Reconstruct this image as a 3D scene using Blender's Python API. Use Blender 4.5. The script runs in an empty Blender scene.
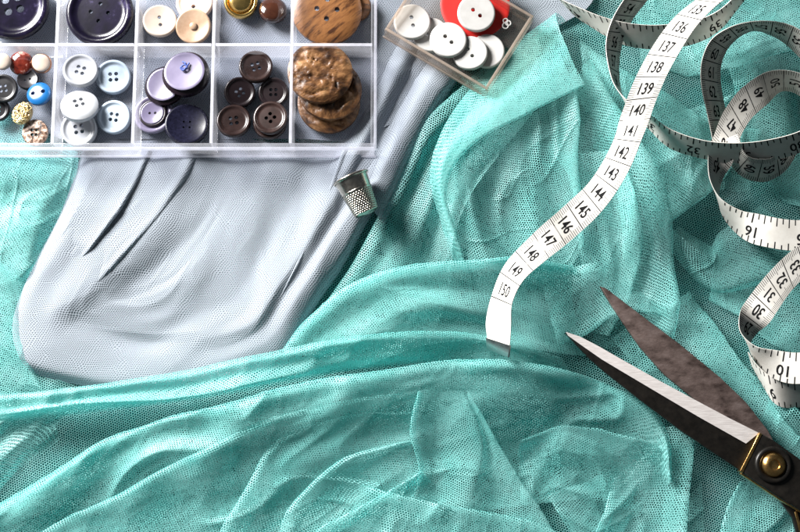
import bpy, bmesh, math, random
import numpy as np
from mathutils import Vector, Matrix
from mathutils.geometry import delaunay_2d_cdt

random.seed(4)
SC = bpy.context.scene
COL = SC.collection

# ------------------------------------------------------------------ camera
LENS = 60.0
TILT = math.radians(10)
DIST = 0.4 * LENS / 36.0
TARGET = np.array([0.0, 0.0, 0.020])
CAM = TARGET + DIST * np.array([0, -math.sin(TILT), math.cos(TILT)])
cam_d = bpy.data.cameras.new('camera')
cam_d.lens = LENS
cam_d.sensor_width = 36.0
cam_d.clip_start = 0.01
cam_d.clip_end = 20.0
cam = bpy.data.objects.new('camera', cam_d)
cam.location = CAM
cam.rotation_euler = (TILT, 0, 0)
COL.objects.link(cam)
SC.camera = cam

# ------------------------------------------------------------------ light: one soft window-like lamp from the upper left, dim room
world = bpy.data.worlds.new('World')
SC.world = world
world.use_nodes = True
bgn = world.node_tree.nodes['Background']
bgn.inputs[0].default_value = (0.74, 0.86, 0.95, 1)
bgn.inputs[1].default_value = 0.075


def area(name, loc, aim, size, power, col):
    l = bpy.data.lights.new(name, 'AREA')
    l.shape = 'SQUARE'
    l.size = size
    l.energy = power
    l.color = col
    o = bpy.data.objects.new(name, l)
    o.location = loc
    o.rotation_euler = (Vector(aim) - Vector(loc)).to_track_quat('-Z', 'Y').to_euler()
    COL.objects.link(o)
    return o


area('window_lamp', (-0.62, 0.50, 0.46), (0.0, -0.02, 0), 0.36, 41.0, (1.0, 0.985, 0.96))

SC.view_settings.view_transform = 'Standard'
SC.view_settings.look = 'None'
SC.view_settings.gamma = 1
SC.view_settings.exposure = 0.0
SC.cycles.transparent_max_bounces = 40
SC.cycles.max_bounces = 8
SC.cycles.caustics_reflective = False
SC.cycles.caustics_refractive = False

# ------------------------------------------------------------------ helpers: pixels to places
U_ = np.array([0, math.cos(TILT), math.sin(TILT)])
F_ = np.array([0, math.sin(TILT), -math.cos(TILT)])


def ray(px, py):
    d = F_ + np.array([1.0, 0, 0]) * ((px - 400) / 800 * 36 / LENS) + U_ * ((266 - py) / 800 * 36 / LENS)
    return d


def P(px, py, z):
    """the place at height z (mm above the table) seen at photo pixel px, py"""
    d = ray(px, py)
    t = (z * 0.001 - CAM[2]) / d[2]
    return CAM + d * t


def tag(o, label=None, cat=None, group=None, kind=None):
    if label: o['label'] = label
    if cat: o['category'] = cat
    if group: o['group'] = group
    if kind: o['kind'] = kind
    return o


def empty(name, loc):
    o = bpy.data.objects.new(name, None)
    o.empty_display_size = 0.01
    o.location = loc
    COL.objects.link(o)
    return o


def link(name, me, mat=None, parent=None, smooth=None, world_space=True):
    o = bpy.data.objects.new(name, me)
    COL.objects.link(o)
    if mat is not None:
        me.materials.clear()
        me.materials.append(mat)
    if smooth is not None:
        me.polygons.foreach_set('use_smooth', [True] * len(me.polygons))
        if smooth < 180:
            me.set_sharp_from_angle(angle=math.radians(smooth))
    if parent is not None:
        o.parent = parent
        if world_space:
            o.matrix_parent_inverse = Matrix.Translation(Vector(parent.location)).inverted()
    return o


def pydata(name, v, f):
    me = bpy.data.meshes.new(name)
    me.from_pydata([tuple(map(float, p)) for p in v], [], f)
    me.update()
    return me


def bm_mesh(name, bm):
    me = bpy.data.meshes.new(name)
    bmesh.ops.recalc_face_normals(bm, faces=bm.faces)
    bm.to_mesh(me)
    bm.free()
    return me


# ------------------------------------------------------------------ numpy noise
def _hash(i, j, seed):
    h = (i.astype(np.int64) * 374761393 + j.astype(np.int64) * 668265263 + seed * 1442695041) & 0x7fffffff
    h = ((h ^ (h >> 13)) * 1274126177) & 0x7fffffff
    h = h ^ (h >> 16)
    return (h & 0xffff) / 32767.5 - 1.0


def vnoise(x, y, seed=0):
    xi = np.floor(x); yi = np.floor(y)
    fx = x - xi; fy = y - yi
    fx = fx * fx * fx * (fx * (fx * 6 - 15) + 10); fy = fy * fy * fy * (fy * (fy * 6 - 15) + 10)
    a = _hash(xi, yi, seed); b = _hash(xi + 1, yi, seed)
    c = _hash(xi, yi + 1, seed); d = _hash(xi + 1, yi + 1, seed)
    return (a * (1 - fx) + b * fx) * (1 - fy) + (c * (1 - fx) + d * fx) * fy


# ------------------------------------------------------------------ materials
def new_mat(name):
    m = bpy.data.materials.new(name)
    m.use_nodes = True
    m.node_tree.nodes.clear()
    return m, m.node_tree.nodes, m.node_tree.links


def vm(N, L, op, a, b=None, c=None):
    n = N.new('ShaderNodeVectorMath'); n.operation = op
    for k, s in enumerate((a, b, c)):
        if s is None: continue
        if isinstance(s, (tuple, list)): n.inputs[k].default_value = s
        elif isinstance(s, (int, float)): n.inputs['Scale'].default_value = s
        else: L.new(s, n.inputs[k])
    return n.outputs['Value'] if op in ('DOT_PRODUCT', 'LENGTH') else n.outputs['Vector']


def mt(N, L, op, a, b=None, c=None, clamp=False):
    n = N.new('ShaderNodeMath'); n.operation = op; n.use_clamp = clamp
    for k, s in enumerate((a, b, c)):
        if s is None: continue
        if isinstance(s, (int, float)): n.inputs[k].default_value = s
        else: L.new(s, n.inputs[k])
    return n.outputs[0]


def noise_tex(N, L, scale, detail=3, vec=None, rough=0.5, coord='Object'):
    n = N.new('ShaderNodeTexNoise')
    n.inputs['Scale'].default_value = scale
    n.inputs['Detail'].default_value = detail
    n.inputs['Roughness'].default_value = rough
    if vec is None:
        vec = N.new('ShaderNodeTexCoord').outputs[coord]
    L.new(vec, n.inputs['Vector'])
    return n


def ramp(N, L, fac, stops):
    r = N.new('ShaderNodeValToRGB')
    e = r.color_ramp.elements
    while len(e) < len(stops): e.new(0.5)
    for k, (p, c) in enumerate(stops):
        e[k].position = p
        e[k].color = (*c, 1) if len(c) == 3 else c
    L.new(fac, r.inputs[0])
    return r.outputs[0]


def hex_edge(N, L, uv):
    """distance from the nearest hexagon edge, cells one unit wide"""
    r = (1.0, 1.7320508, 1.0); h = (0.5, 0.8660254, 0.0)
    a = vm(N, L, 'SUBTRACT', vm(N, L, 'WRAP', uv, r, (0, 0, 0)), h)
    b = vm(N, L, 'SUBTRACT', vm(N, L, 'WRAP', vm(N, L, 'SUBTRACT', uv, h), r, (0, 0, 0)), h)
    la = vm(N, L, 'DOT_PRODUCT', a, a); lb = vm(N, L, 'DOT_PRODUCT', b, b)
    sel = mt(N, L, 'LESS_THAN', la, lb)
    mx = N.new('ShaderNodeMix'); mx.data_type = 'VECTOR'
    L.new(sel, mx.inputs[0]); L.new(b, mx.inputs[4]); L.new(a, mx.inputs[5])
    g = vm(N, L, 'ABSOLUTE', mx.outputs[1])
    d1 = vm(N, L, 'DOT_PRODUCT', g, (0.5, 0.8660254, 0))
    sx = N.new('ShaderNodeSeparateXYZ'); L.new(g, sx.inputs[0])
    return mt(N, L, 'SUBTRACT', 0.5, mt(N, L, 'MAXIMUM', d1, sx.outputs[0]))


def net_material(name, col_a, col_b, pitch, half, stretch=1.0, transl=0.35, gloss=0.10, tcol=(0.1, 0.5, 0.45)):
    m, N, L = new_mat(name)
    out = N.new('ShaderNodeOutputMaterial')
    uvn = N.new('ShaderNodeUVMap'); uvn.uv_map = 'UVMap'
    uv = vm(N, L, 'MULTIPLY', uvn.outputs[0], (1.0 / pitch, 1.0 / (pitch * stretch), 0))
    wob = noise_tex(N, L, 0.35, 2, uv)
    w = vm(N, L, 'SCALE', vm(N, L, 'SUBTRACT', wob.outputs['Color'], (0.5, 0.5, 0.5)), 0.9)
    w.node.inputs['Scale'].default_value = 0.9
    e = hex_edge(N, L, vm(N, L, 'ADD', uv, w))
    hn = noise_tex(N, L, 0.9, 1, uv)
    hw = mt(N, L, 'MULTIPLY_ADD', hn.outputs[0], half * 0.9, half * 0.55)
    thread = mt(N, L, 'LESS_THAN', e, hw)
    cn = noise_tex(N, L, 0.05, 3, uv)
    colr = ramp(N, L, cn.outputs[0], [(0.3, col_a), (0.7, col_b)])
    df = N.new('ShaderNodeBsdfDiffuse'); L.new(colr, df.inputs[0])
    tr = N.new('ShaderNodeBsdfTranslucent'); tr.inputs[0].default_value = (*tcol, 1)
    m1 = N.new('ShaderNodeMixShader'); m1.inputs[0].default_value = transl
    L.new(df.outputs[0], m1.inputs[1]); L.new(tr.outputs[0], m1.inputs[2])
    gl = N.new('ShaderNodeBsdfGlossy'); gl.inputs['Roughness'].default_value = 0.5
    gl.inputs[0].default_value = (0.9, 1, 0.98, 1)
    m2 = N.new('ShaderNodeMixShader'); m2.inputs[0].default_value = gloss
    L.new(m1.outputs[0], m2.inputs[1]); L.new(gl.outputs[0], m2.inputs[2])
    tp = N.new('ShaderNodeBsdfTransparent')
    m3 = N.new('ShaderNodeMixShader'); L.new(thread, m3.inputs[0])
    L.new(tp.outputs[0], m3.inputs[1]); L.new(m2.outputs[0], m3.inputs[2])
    L.new(m3.outputs[0], out.inputs[0])
    return m


def knit_material(name):
    m, N, L = new_mat(name)
    out = N.new('ShaderNodeOutputMaterial')
    tco = N.new('ShaderNodeTexCoord').outputs['Object']
    uv = vm(N, L, 'MULTIPLY', tco, (1000 / 1.2, 1000 / 1.0, 0))
    wob = noise_tex(N, L, 0.06, 3, uv)
    w = vm(N, L, 'SCALE', vm(N, L, 'SUBTRACT', wob.outputs['Color'], (0.5, 0.5, 0.5)), 7.0)
    w.node.inputs['Scale'].default_value = 7.0
    e = hex_edge(N, L, vm(N, L, 'ADD', uv, w))
    pit = mt(N, L, 'DIVIDE', e, 0.5, clamp=True)
    colr = ramp(N, L, pit, [(0.0, (0.375, 0.415, 0.465)), (0.45, (0.315, 0.35, 0.395)), (1.0, (0.12, 0.135, 0.16))])
    bn = N.new('ShaderNodeBump'); bn.inputs['Strength'].default_value = 0.6
    bn.inputs['Distance'].default_value = 0.0004; bn.invert = True
    L.new(pit, bn.inputs['Height'])
    df = N.new('ShaderNodeBsdfDiffuse'); L.new(colr, df.inputs[0]); L.new(bn.outputs[0], df.inputs['Normal'])
    tr = N.new('ShaderNodeBsdfTranslucent'); L.new(colr, tr.inputs[0])
    m1 = N.new('ShaderNodeMixShader'); m1.inputs[0].default_value = 0.22
    L.new(df.outputs[0], m1.inputs[1]); L.new(tr.outputs[0], m1.inputs[2])
    hole = mt(N, L, 'GREATER_THAN', e, 0.40)
    tp = N.new('ShaderNodeBsdfTransparent')
    m3 = N.new('ShaderNodeMixShader'); L.new(hole, m3.inputs[0])
    L.new(m1.outputs[0], m3.inputs[1]); L.new(tp.outputs[0], m3.inputs[2])
    L.new(m3.outputs[0], out.inputs[0])
    return m


def principled(name, base, rough=0.4, metal=0.0, spec=0.5, coat=0.0, stops=None, nscale=200.0, ndetail=4, bump=0.0, bscale=600.0,
               bdist=0.0003, rough_var=0.0, stretch=None, sss=0.0):
    m, N, L = new_mat(name)
    out = N.new('ShaderNodeOutputMaterial')
    b = N.new('ShaderNodeBsdfPrincipled'); L.new(b.outputs[0], out.inputs[0])
    b.inputs['Base Color'].default_value = (*base, 1)
    b.inputs['Roughness'].default_value = rough
    b.inputs['Metallic'].default_value = metal
    b.inputs['Specular IOR Level'].default_value = spec
    b.inputs['Coat Weight'].default_value = coat
    b.inputs['Coat Roughness'].default_value = 0.12
    if sss:
        b.inputs['Subsurface Weight'].default_value = sss
        b.inputs['Subsurface Radius'].default_value = (0.002, 0.002, 0.002)
        b.inputs['Subsurface Scale'].default_value = 0.5
    tc = N.new('ShaderNodeTexCoord').outputs['Object']
    v = tc
    if stretch:
        mp = N.new('ShaderNodeMapping'); mp.inputs['Rotation'].default_value = (0, 0, stretch[0])
        mp.inputs['Scale'].default_value = stretch[1]
        L.new(tc, mp.inputs[0]); v = mp.outputs[0]
    if stops:
        n = noise_tex(N, L, nscale, ndetail, v, 0.6)
        L.new(ramp(N, L, n.outputs[0], stops), b.inputs['Base Color'])
    if rough_var:
        n = noise_tex(N, L, nscale * 0.7, 4, v, 0.6)
        L.new(mt(N, L, 'MULTIPLY_ADD', n.outputs[0], rough_var, rough - rough_var * 0.5, clamp=True), b.inputs['Roughness'])
    if bump:
        n = noise_tex(N, L, bscale, 4, v, 0.6)
        bn = N.new('ShaderNodeBump'); bn.inputs['Strength'].default_value = bump
        bn.inputs['Distance'].default_value = bdist
        L.new(n.outputs[0], bn.inputs['Height']); L.new(bn.outputs[0], b.inputs['Normal'])
    return m


def clear_plastic(name, tint, haze, white=(0.9, 0.9, 0.95)):
    m, N, L = new_mat(name)
    out = N.new('ShaderNodeOutputMaterial')
    tp = N.new('ShaderNodeBsdfTransparent'); tp.inputs[0].default_value = (*tint, 1)
    gl = N.new('ShaderNodeBsdfGlossy'); gl.inputs['Roughness'].default_value = 0.12
    n = noise_tex(N, L, 140.0, 3)
    bn = N.new('ShaderNodeBump'); bn.inputs['Strength'].default_value = 0.25; bn.inputs['Distance'].default_value = 0.001
    L.new(n.outputs[0], bn.inputs['Height']); L.new(bn.outputs[0], gl.inputs['Normal'])
    lw = N.new('ShaderNodeLayerWeight'); lw.inputs[0].default_value = 0.5
    m1 = N.new('ShaderNodeMixShader')
    L.new(mt(N, L, 'MULTIPLY_ADD', mt(N, L, 'POWER', lw.outputs['Facing'], 4.0), 0.35, 0.04, clamp=True), m1.inputs[0])
    L.new(tp.outputs[0], m1.inputs[1]); L.new(gl.outputs[0], m1.inputs[2])
    df = N.new('ShaderNodeBsdfDiffuse'); df.inputs[0].default_value = (*white, 1)
    tl = N.new('ShaderNodeBsdfTranslucent'); tl.inputs[0].default_value = (*white, 1)
    md = N.new('ShaderNodeMixShader'); md.inputs[0].default_value = 0.5
    L.new(df.outputs[0], md.inputs[1]); L.new(tl.outputs[0], md.inputs[2])
    sc = noise_tex(N, L, 260.0, 5, None, 0.7)
    hz = mt(N, L, 'MULTIPLY_ADD', sc.outputs[0], haze * 1.0, haze * 0.5, clamp=True)
    m2 = N.new('ShaderNodeMixShader'); L.new(hz, m2.inputs[0])
    L.new(m1.outputs[0], m2.inputs[1]); L.new(md.outputs[0], m2.inputs[2])
    L.new(m2.outputs[0], out.inputs[0])
    return m


M = {}
M['tulle'] = net_material('teal_tulle', (0.22, 0.665, 0.63), (0.40, 0.775, 0.755), 1.25, 0.098, transl=0.36, gloss=0.03, tcol=(0.035, 0.47, 0.45))
M['deep'] = net_material('shaded_tulle', (0.002, 0.050, 0.051), (0.004, 0.085, 0.085), 1.3, 0.32, transl=0.2, gloss=0.0, tcol=(0.01, 0.2, 0.2))  # same tulle, its colour darkened to paint the shade deep in the heap
M['knit'] = knit_material('grey_mesh_knit')
M['table'] = principled('dark_table', (0.012, 0.03, 0.03), 0.7, stops=[(0.3, (0.003, 0.022, 0.022)), (0.7, (0.006, 0.035, 0.035))], nscale=30)
M['tape'] = principled('tape_vinyl', (0.80, 0.78, 0.74), 0.55, spec=0.25, bump=0.15, bscale=900, bdist=0.0001,
                       stops=[(0.35, (0.56, 0.535, 0.49)), (0.6, (0.64, 0.62, 0.58))], nscale=120, rough_var=0.2)
M['ink'] = principled('black_ink', (0.010, 0.010, 0.011), 0.8, spec=0.08)
M['tip'] = principled('tape_tip_metal', (0.72, 0.76, 0.74), 0.16, 1.0, rough_var=0.2, nscale=500)
M['rusty'] = principled('tarnished_steel', (0.1, 0.07, 0.06), 0.42, 0.6, bump=0.45, bscale=420, bdist=0.0004, rough_var=0.35,
                        stops=[(0.30, (0.05, 0.034, 0.030)), (0.5, (0.15, 0.108, 0.097)), (0.75, (0.26, 0.20, 0.185))], nscale=170, ndetail=9, stretch=(0.72, (0.7, 1.3, 1)))
M['steel'] = principled('ground_steel', (0.75, 0.70, 0.68), 0.4, 0.35, bump=0.12, bscale=900, rough_var=0.25,
                        stops=[(0.3, (0.58, 0.53, 0.51)), (0.65, (0.80, 0.75, 0.73))], nscale=700, stretch=(-1.05, (0.25, 3.0, 1)))
M['black'] = principled('black_lacquer', (0.010, 0.009, 0.008), 0.38, 0.0, spec=.3, coat=0.12, bump=0.12, bscale=300, rough_var=0.3, nscale=300,
                        stops=[(0.3, (0.004, 0.0035, 0.003)), (0.75, (0.012, 0.010, 0.008))])
M['brass'] = principled('worn_brass', (0.62, 0.36, 0.12), 0.28, 1.0, bump=0.2, bscale=700, rough_var=0.3, nscale=500,
                        stops=[(0.3, (0.42, 0.22, 0.07)), (0.7, (0.75, 0.47, 0.18))])
M['nickel'] = principled('aged_nickel', (0.5, 0.46, 0.4), 0.25, 1.0, bump=0.08, bscale=900, rough_var=0.25, nscale=400,
                         stops=[(0.3, (0.36, 0.32, 0.28)), (0.7, (0.62, 0.58, 0.51))])
M['tray'] = clear_plastic('clear_tray_plastic', (0.985, 0.985, 1.0), 0.12)
M['tray_edge'] = clear_plastic('frosted_tray_edge', (0.97, 0.97, 1.0), 0.36)
M['tray_floor'] = clear_plastic('clear_tray_floor_plastic', (0.98, 0.98, 1.0), 0.03)
M['smoky'] = clear_plastic('yellowed_clear_plastic', (0.95, 0.92, 0.89), 0.12, (0.58, 0.50, 0.44))
M['smoky_edge'] = clear_plastic('yellowed_box_edge', (0.90, 0.84, 0.79), 0.42, (0.56, 0.48, 0.42))
M['smoky_floor'] = clear_plastic('yellowed_clear_floor', (0.94, 0.92, 0.90), 0.05, (0.7, 0.62, 0.56))

# ------------------------------------------------------------------ table
v = [(-1.2, -1.0, 0), (1.2, -1.0, 0), (1.2, 1.0, 0), (-1.2, 1.0, 0), (-1.2, -1.0, -0.03), (1.2, -1.0, -0.03), (1.2, 1.0, -0.03), (-1.2, 1.0, -0.03)]
tb = link('table_top', pydata('table_top', v, [(0, 1, 2, 3), (7, 6, 5, 4), (0, 4, 5, 1), (1, 5, 6, 2), (2, 6, 7, 3), (3, 7, 4, 0)]), M['table'])
tag(tb, 'dark table top under the cloths', 'table', kind='structure')


# ------------------------------------------------------------------ cloth sheets lofted through fold lines
def catmull(pts, n, tens=0.5, byidx=False):
    """resample a polyline (k,3) smoothly to n points evenly by length"""
    p = np.asarray(pts, float)
    if len(p) == 2:
        t = np.linspace(0, 1, n)[:, None]
        return p[0] * (1 - t) + p[1] * t
    ext = np.vstack([2 * p[0] - p[1], p, 2 * p[-1] - p[-2]])
    outp = []
    m = 24
    for k in range(len(p) - 1):
        a, b, c, d = ext[k:k + 4]
        t = np.linspace(0, 1, m, endpoint=False)[:, None]
        # limit the tangents by the shorter neighbour to avoid overshoot
        lb = np.linalg.norm(c - b) + 1e-9
        t1 = (c - a); t1 = t1 * tens * min(1.0, 2 * lb / (np.linalg.norm(t1) + 1e-9))
        t2 = (d - b); t2 = t2 * tens * min(1.0, 2 * lb / (np.linalg.norm(t2) + 1e-9))
        h1 = 2 * t**3 - 3 * t**2 + 1; h2 = t**3 - 2 * t**2 + t; h3 = -2 * t**3 + 3 * t**2; h4 = t**3 - t**2
        outp.append(h1 * b + h2 * t1 + h3 * c + h4 * t2)
    outp.append(p[-1:])
    q = np.vstack(outp)
    s = np.concatenate([[0], np.cumsum(np.linalg.norm(np.diff(q, axis=0), axis=1))])
    if byidx: s = np.arange(len(q), dtype=float)
    ss = np.linspace(0, s[-1], n)
    return np.stack([np.interp(ss, s, q[:, k]) for k in range(3)], 1)


def grid_mesh(name, G, uv):
    nu, nv = G.shape[:2]
    me = bpy.data.meshes.new(name)
    idx = np.arange(nu * nv).reshape(nu, nv)
    f = np.stack([idx[:-1, :-1], idx[1:, :-1], idx[1:, 1:], idx[:-1, 1:]], -1).reshape(-1, 4)
    me.vertices.add(nu * nv)
    me.vertices.foreach_set('co', G.reshape(-1).astype(np.float32))
    me.loops.add(f.size)
    me.loops.foreach_set('vertex_index', f.reshape(-1).astype(np.int32))
    me.polygons.add(len(f))
    me.polygons.foreach_set('loop_start', np.arange(0, f.size, 4, dtype=np.int32))
    me.polygons.foreach_set('use_smooth', np.ones(len(f), dtype=bool))
    me.update(calc_edges=True)
    ul = me.uv_layers.new(name='UVMap')
    ul.data.foreach_set('uv', uv.reshape(-1, 2)[f.reshape(-1)].astype(np.float32).reshape(-1))
    me.validate()
    return me


def normals(G):
    du = np.gradient(G, axis=0); dv = np.gradient(G, axis=1)
    n = np.cross(du, dv)
    n /= np.linalg.norm(n, axis=2, keepdims=True) + 1e-12
    if n[..., 2].mean() < 0: n = -n
    return n


def cloth(name, curves, mat, parent, per=12, nv=220, wr=0.8, seed=0, wu=9.0, wv=40.0, tens=0.5, rot=0.0, fine=0.25, byidx=False, layers=1, warp=1.6, crease=0.6, gain=1.1, und=0.0):
    """curves: fold lines [(px,py,z mm)...] in order across the cloth; wr: wrinkle depth in mm, wu x wv: wrinkle size in mm"""
    if mat is M['tulle']: curves = [[(x, y, max(1.5, 3.0 + (z - 4.5) * gain)) for x, y, z in c] for c in curves]
    C = np.stack([catmull([P(*q) for q in c], nv, byidx=byidx) for c in curves])          # k, nv, 3
    k = len(C)
    L = np.linalg.norm(np.diff(C, axis=0), axis=2).mean(1)
    reps = np.maximum(3, np.minimum(40, (L / 0.0009).astype(int)))
    ext = np.concatenate([2 * C[:1] - C[1:2], C, 2 * C[-1:] - C[-2:-1]])
    rows = []
    for q in range(k - 1):
        a, b, c, d = ext[q:q + 4]
        lb = np.linalg.norm(c - b, axis=1, keepdims=True) + 1e-9
        t1 = c - a; t1 = t1 * tens * np.minimum(1, 1.6 * lb / (np.linalg.norm(t1, axis=1, keepdims=True) + 1e-9))
        t2 = d - b; t2 = t2 * tens * np.minimum(1, 1.6 * lb / (np.linalg.norm(t2, axis=1, keepdims=True) + 1e-9))
        for t in np.linspace(0, 1, reps[q], endpoint=False):
            rows.append((2*t**3-3*t**2+1)*b + (t**3-2*t**2+t)*t1 + (-2*t**3+3*t**2)*c + (t**3-t**2)*t2)
    rows.append(C[-1])
    G = np.stack(rows)
    u = np.concatenate([np.zeros((1, nv)), np.cumsum(np.linalg.norm(np.diff(G, axis=0), axis=2), axis=0)]) * 1000
    vv = np.concatenate([np.zeros((len(G), 1)), np.cumsum(np.linalg.norm(np.diff(G, axis=1), axis=2), axis=1)], axis=1) * 1000
    vv = vv * 0.5 + 0.5 * vv.mean(0, keepdims=True)
    if warp:
        fade = np.clip((len(G) - 1 - np.arange(len(G))) / 25.0, 0, 1)[:, None] if byidx else np.clip(np.minimum(np.arange(len(G)), len(G) - 1 - np.arange(len(G))) / 10.0, 0.35, 1)[:, None]
        for ax, am in ((0, 1.0), (1, 1.0), (2, 0.9)):
            G[..., ax] += 0.001 * warp * am * fade * (vnoise(u / 34 + 7 * ax, vv / 38, seed + 60 + ax) + 0.5 * vnoise(u / 15 + 7 * ax, vv / 22, seed + 70 + ax))
    if und:
        r_ = seed * 1.3
        uu = math.cos(r_) * u + math.sin(r_) * vv; vw = -math.sin(r_) * u + math.cos(r_) * vv
        w_ = 0.7 * vnoise(uu / 40, vw / 40, seed + 40)
        br = vnoise(uu / 20 + w_, vw / 42, seed + 41) + 0.45 * (1 - 2.2 * np.abs(vnoise(uu / 17 + w_, vw / 36, seed + 42)))
        k0 = np.clip(np.arange(len(G)) / 6.0 - 1.0, 0, 1)[:, None]
        G[..., 2] += 0.001 * und * br * k0
    n = normals(G)
    ca, sa = math.cos(rot), math.sin(rot)
    G0 = G
    if mat is not M['tulle']: layers = 1
    objs = []
    for q in range(layers):                     # the tulle lies doubled: the second ply follows the first a little lower
        sd = seed + 100 * q
        wx = vnoise(u / 30 + 3.1, vv / 30, sd + 5) * 0.6
        a = vnoise(u / wu + wx, vv / wv, seed + 1 if q == 0 else sd + 1)
        ridge = (1 - 2 * np.abs(vnoise(u / (wu * 2.1) + wx * 1.3, vv / (wv * 0.9) + wx, sd + 2)))
        b = vnoise(u / (wu * 0.4), vv / (wv * 0.5), sd + 3)
        disp = wr * (0.55 * a + 0.55 * ridge * np.abs(ridge)) + wr * fine * b - q * 1.2
        for cs, (fu, fv) in enumerate(((26, 60), (17, 34), (40, 26)) if mat is M['tulle'] else ((34, 90), (24, 70), (44, 110))):
            zc = vnoise(u / fu + 2.2 * cs + wx * 0.4, vv / fv + 1.7 * cs, seed + 80 + cs)
            disp = disp + crease * np.exp(-np.abs(zc) / (0.05 if mat is M['tulle'] else 0.09)) * np.clip(1.2 * vnoise(u / 31, vv / 31, seed + 90 + cs) + 0.4, 0, 1)
        if byidx: disp = disp * np.clip((len(G0) - 1 - np.arange(len(G0))) / 25.0, 0, 1)[:, None]
        G = G0 + n * disp[..., None] * 0.001
        G[..., 2] = np.maximum(G[..., 2], 0.0012 + 0.0004 * (seed % 3))
        r2 = rot + q * 0.16
        ca, sa = math.cos(r2), math.sin(r2)
        uv = np.stack([(ca * u - sa * vv) + sd * 7.3, (sa * u + ca * vv) + sd * 3.1], -1)
        objs.append(link(name if q == 0 else 'under_ply', grid_mesh(name, G, uv), mat, parent))
    return objs[0]


def pane(E, F, seed, sag=0.0, lip=3.0, back=0.45, name='fold', bulge=0.7, mat=None, parent=None, **kw):
    """a broad, nearly flat fold: E its folded edge, F where it runs out under other folds, the cloth returning beneath the edge"""
    n = 14
    res = lambda q: np.stack([np.interp(np.linspace(0, 1, n), np.linspace(0, 1, len(q)), [p[k] for p in q]) for k in range(3)], 1)
    e, f = np.array(E, float), np.array(F, float)

    def even(q):
        d = np.concatenate([[0], np.cumsum(np.linalg.norm(np.diff(q[:, :2], axis=0), axis=1))])
        return np.stack([np.interp(np.linspace(0, d[-1], n), d, q[:, k]) for k in range(3)], 1)
    e, f = even(e), even(f)
    mixc = lambda t, dz: [(a[0] * (1 - t) + b[0] * t, a[1] * (1 - t) + b[1] * t, a[2] * (1 - t) + b[2] * t + dz) for a, b in zip(e, f)]
    cur = [mixc(back, -lip - 1.5), mixc(back * 0.4, -lip), mixc(0.02, -lip * 0.45), mixc(0.0, 0.0), mixc(0.05, bulge), mixc(0.16, bulge * 0.3), mixc(0.4, -sag), mixc(0.7, -sag), mixc(1.0, 0)]
    return cloth(name, cur, mat or M['tulle'], parent or tulle, seed=seed, **kw)


def crumple(name, x0, x1, y0, y1, base, amp, seed, mat, parent, scale=45.0, step=1.6, rot=0.0, aniso=(1.0, 1.0)):
    """a crumpled sheet over a region (mm), stiff facets and creases"""
    nx = int((x1 - x0) / step); ny = int((y1 - y0) / step)
    X, Y = np.meshgrid(np.linspace(x0, x1, nx), np.linspace(y0, y1, ny), indexing='ij')
    ca, sa = math.cos(rot), math.sin(rot)
    A = (ca * X + sa * Y) * aniso[0]; B = (-sa * X + ca * Y) * aniso[1]
    wx = vnoise(A / scale * 0.8, B / scale * 0.8, seed + 11); wy = vnoise(A / scale * 0.8 + 9, B / scale * 0.8, seed + 12)
    a = A / scale + wx * 0.7; b = B / scale + wy * 0.7
    r1 = 1 - 1.7 * np.abs(vnoise(a, b, seed + 1))
    r2 = 1 - 1.7 * np.abs(vnoise(a * 2.1 + 5, b * 2.1, seed + 2))
    s = vnoise(a * 0.5, b * 0.5, seed + 3)
    f = vnoise(a * 6, b * 6, seed + 4)
    Z = base + amp * (0.42 * r1 + 0.2 * r2 + 0.35 * s + 0.03 * f)
    Z = np.maximum(Z, 0.4 + 1.2 * (seed % 4))
    sh = 0.15 * amp
    G = np.stack([X + sh * wx, Y + sh * wy, Z], -1) * 0.001
    u = np.concatenate([np.zeros((1, ny)), np.cumsum(np.linalg.norm(np.diff(G, axis=0), axis=2), axis=0)]) * 1000
    vv = np.concatenate([np.zeros((nx, 1)), np.cumsum(np.linalg.norm(np.diff(G, axis=1), axis=2), axis=1)], axis=1) * 1000
    u = 0.3 * u + 0.7 * u.mean(1, keepdims=True); vv = 0.3 * vv + 0.7 * vv.mean(0, keepdims=True)
    t = seed * 0.7
    uv = np.stack([math.cos(t) * u - math.sin(t) * vv, math.sin(t) * u + math.cos(t) * vv], -1)
    return link(name, grid_mesh(name, G, uv), mat, parent)


tulle = empty('tulle_cloth', (0, 0, 0))
tag(tulle, 'teal net tulle heaped in overlapping folds across the dark table', 'fabric')
T = M['tulle']
crumple('bottom_layer', -230, 235, -165, 165, 0.6, 1.5, 0, M['deep'], tulle, 60)  # one dark sheet stands for the many shaded plies below
crumple('under_layer', -230, 235, -165, 165, 4.0, 6, 2, T, tulle, 70)

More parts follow.
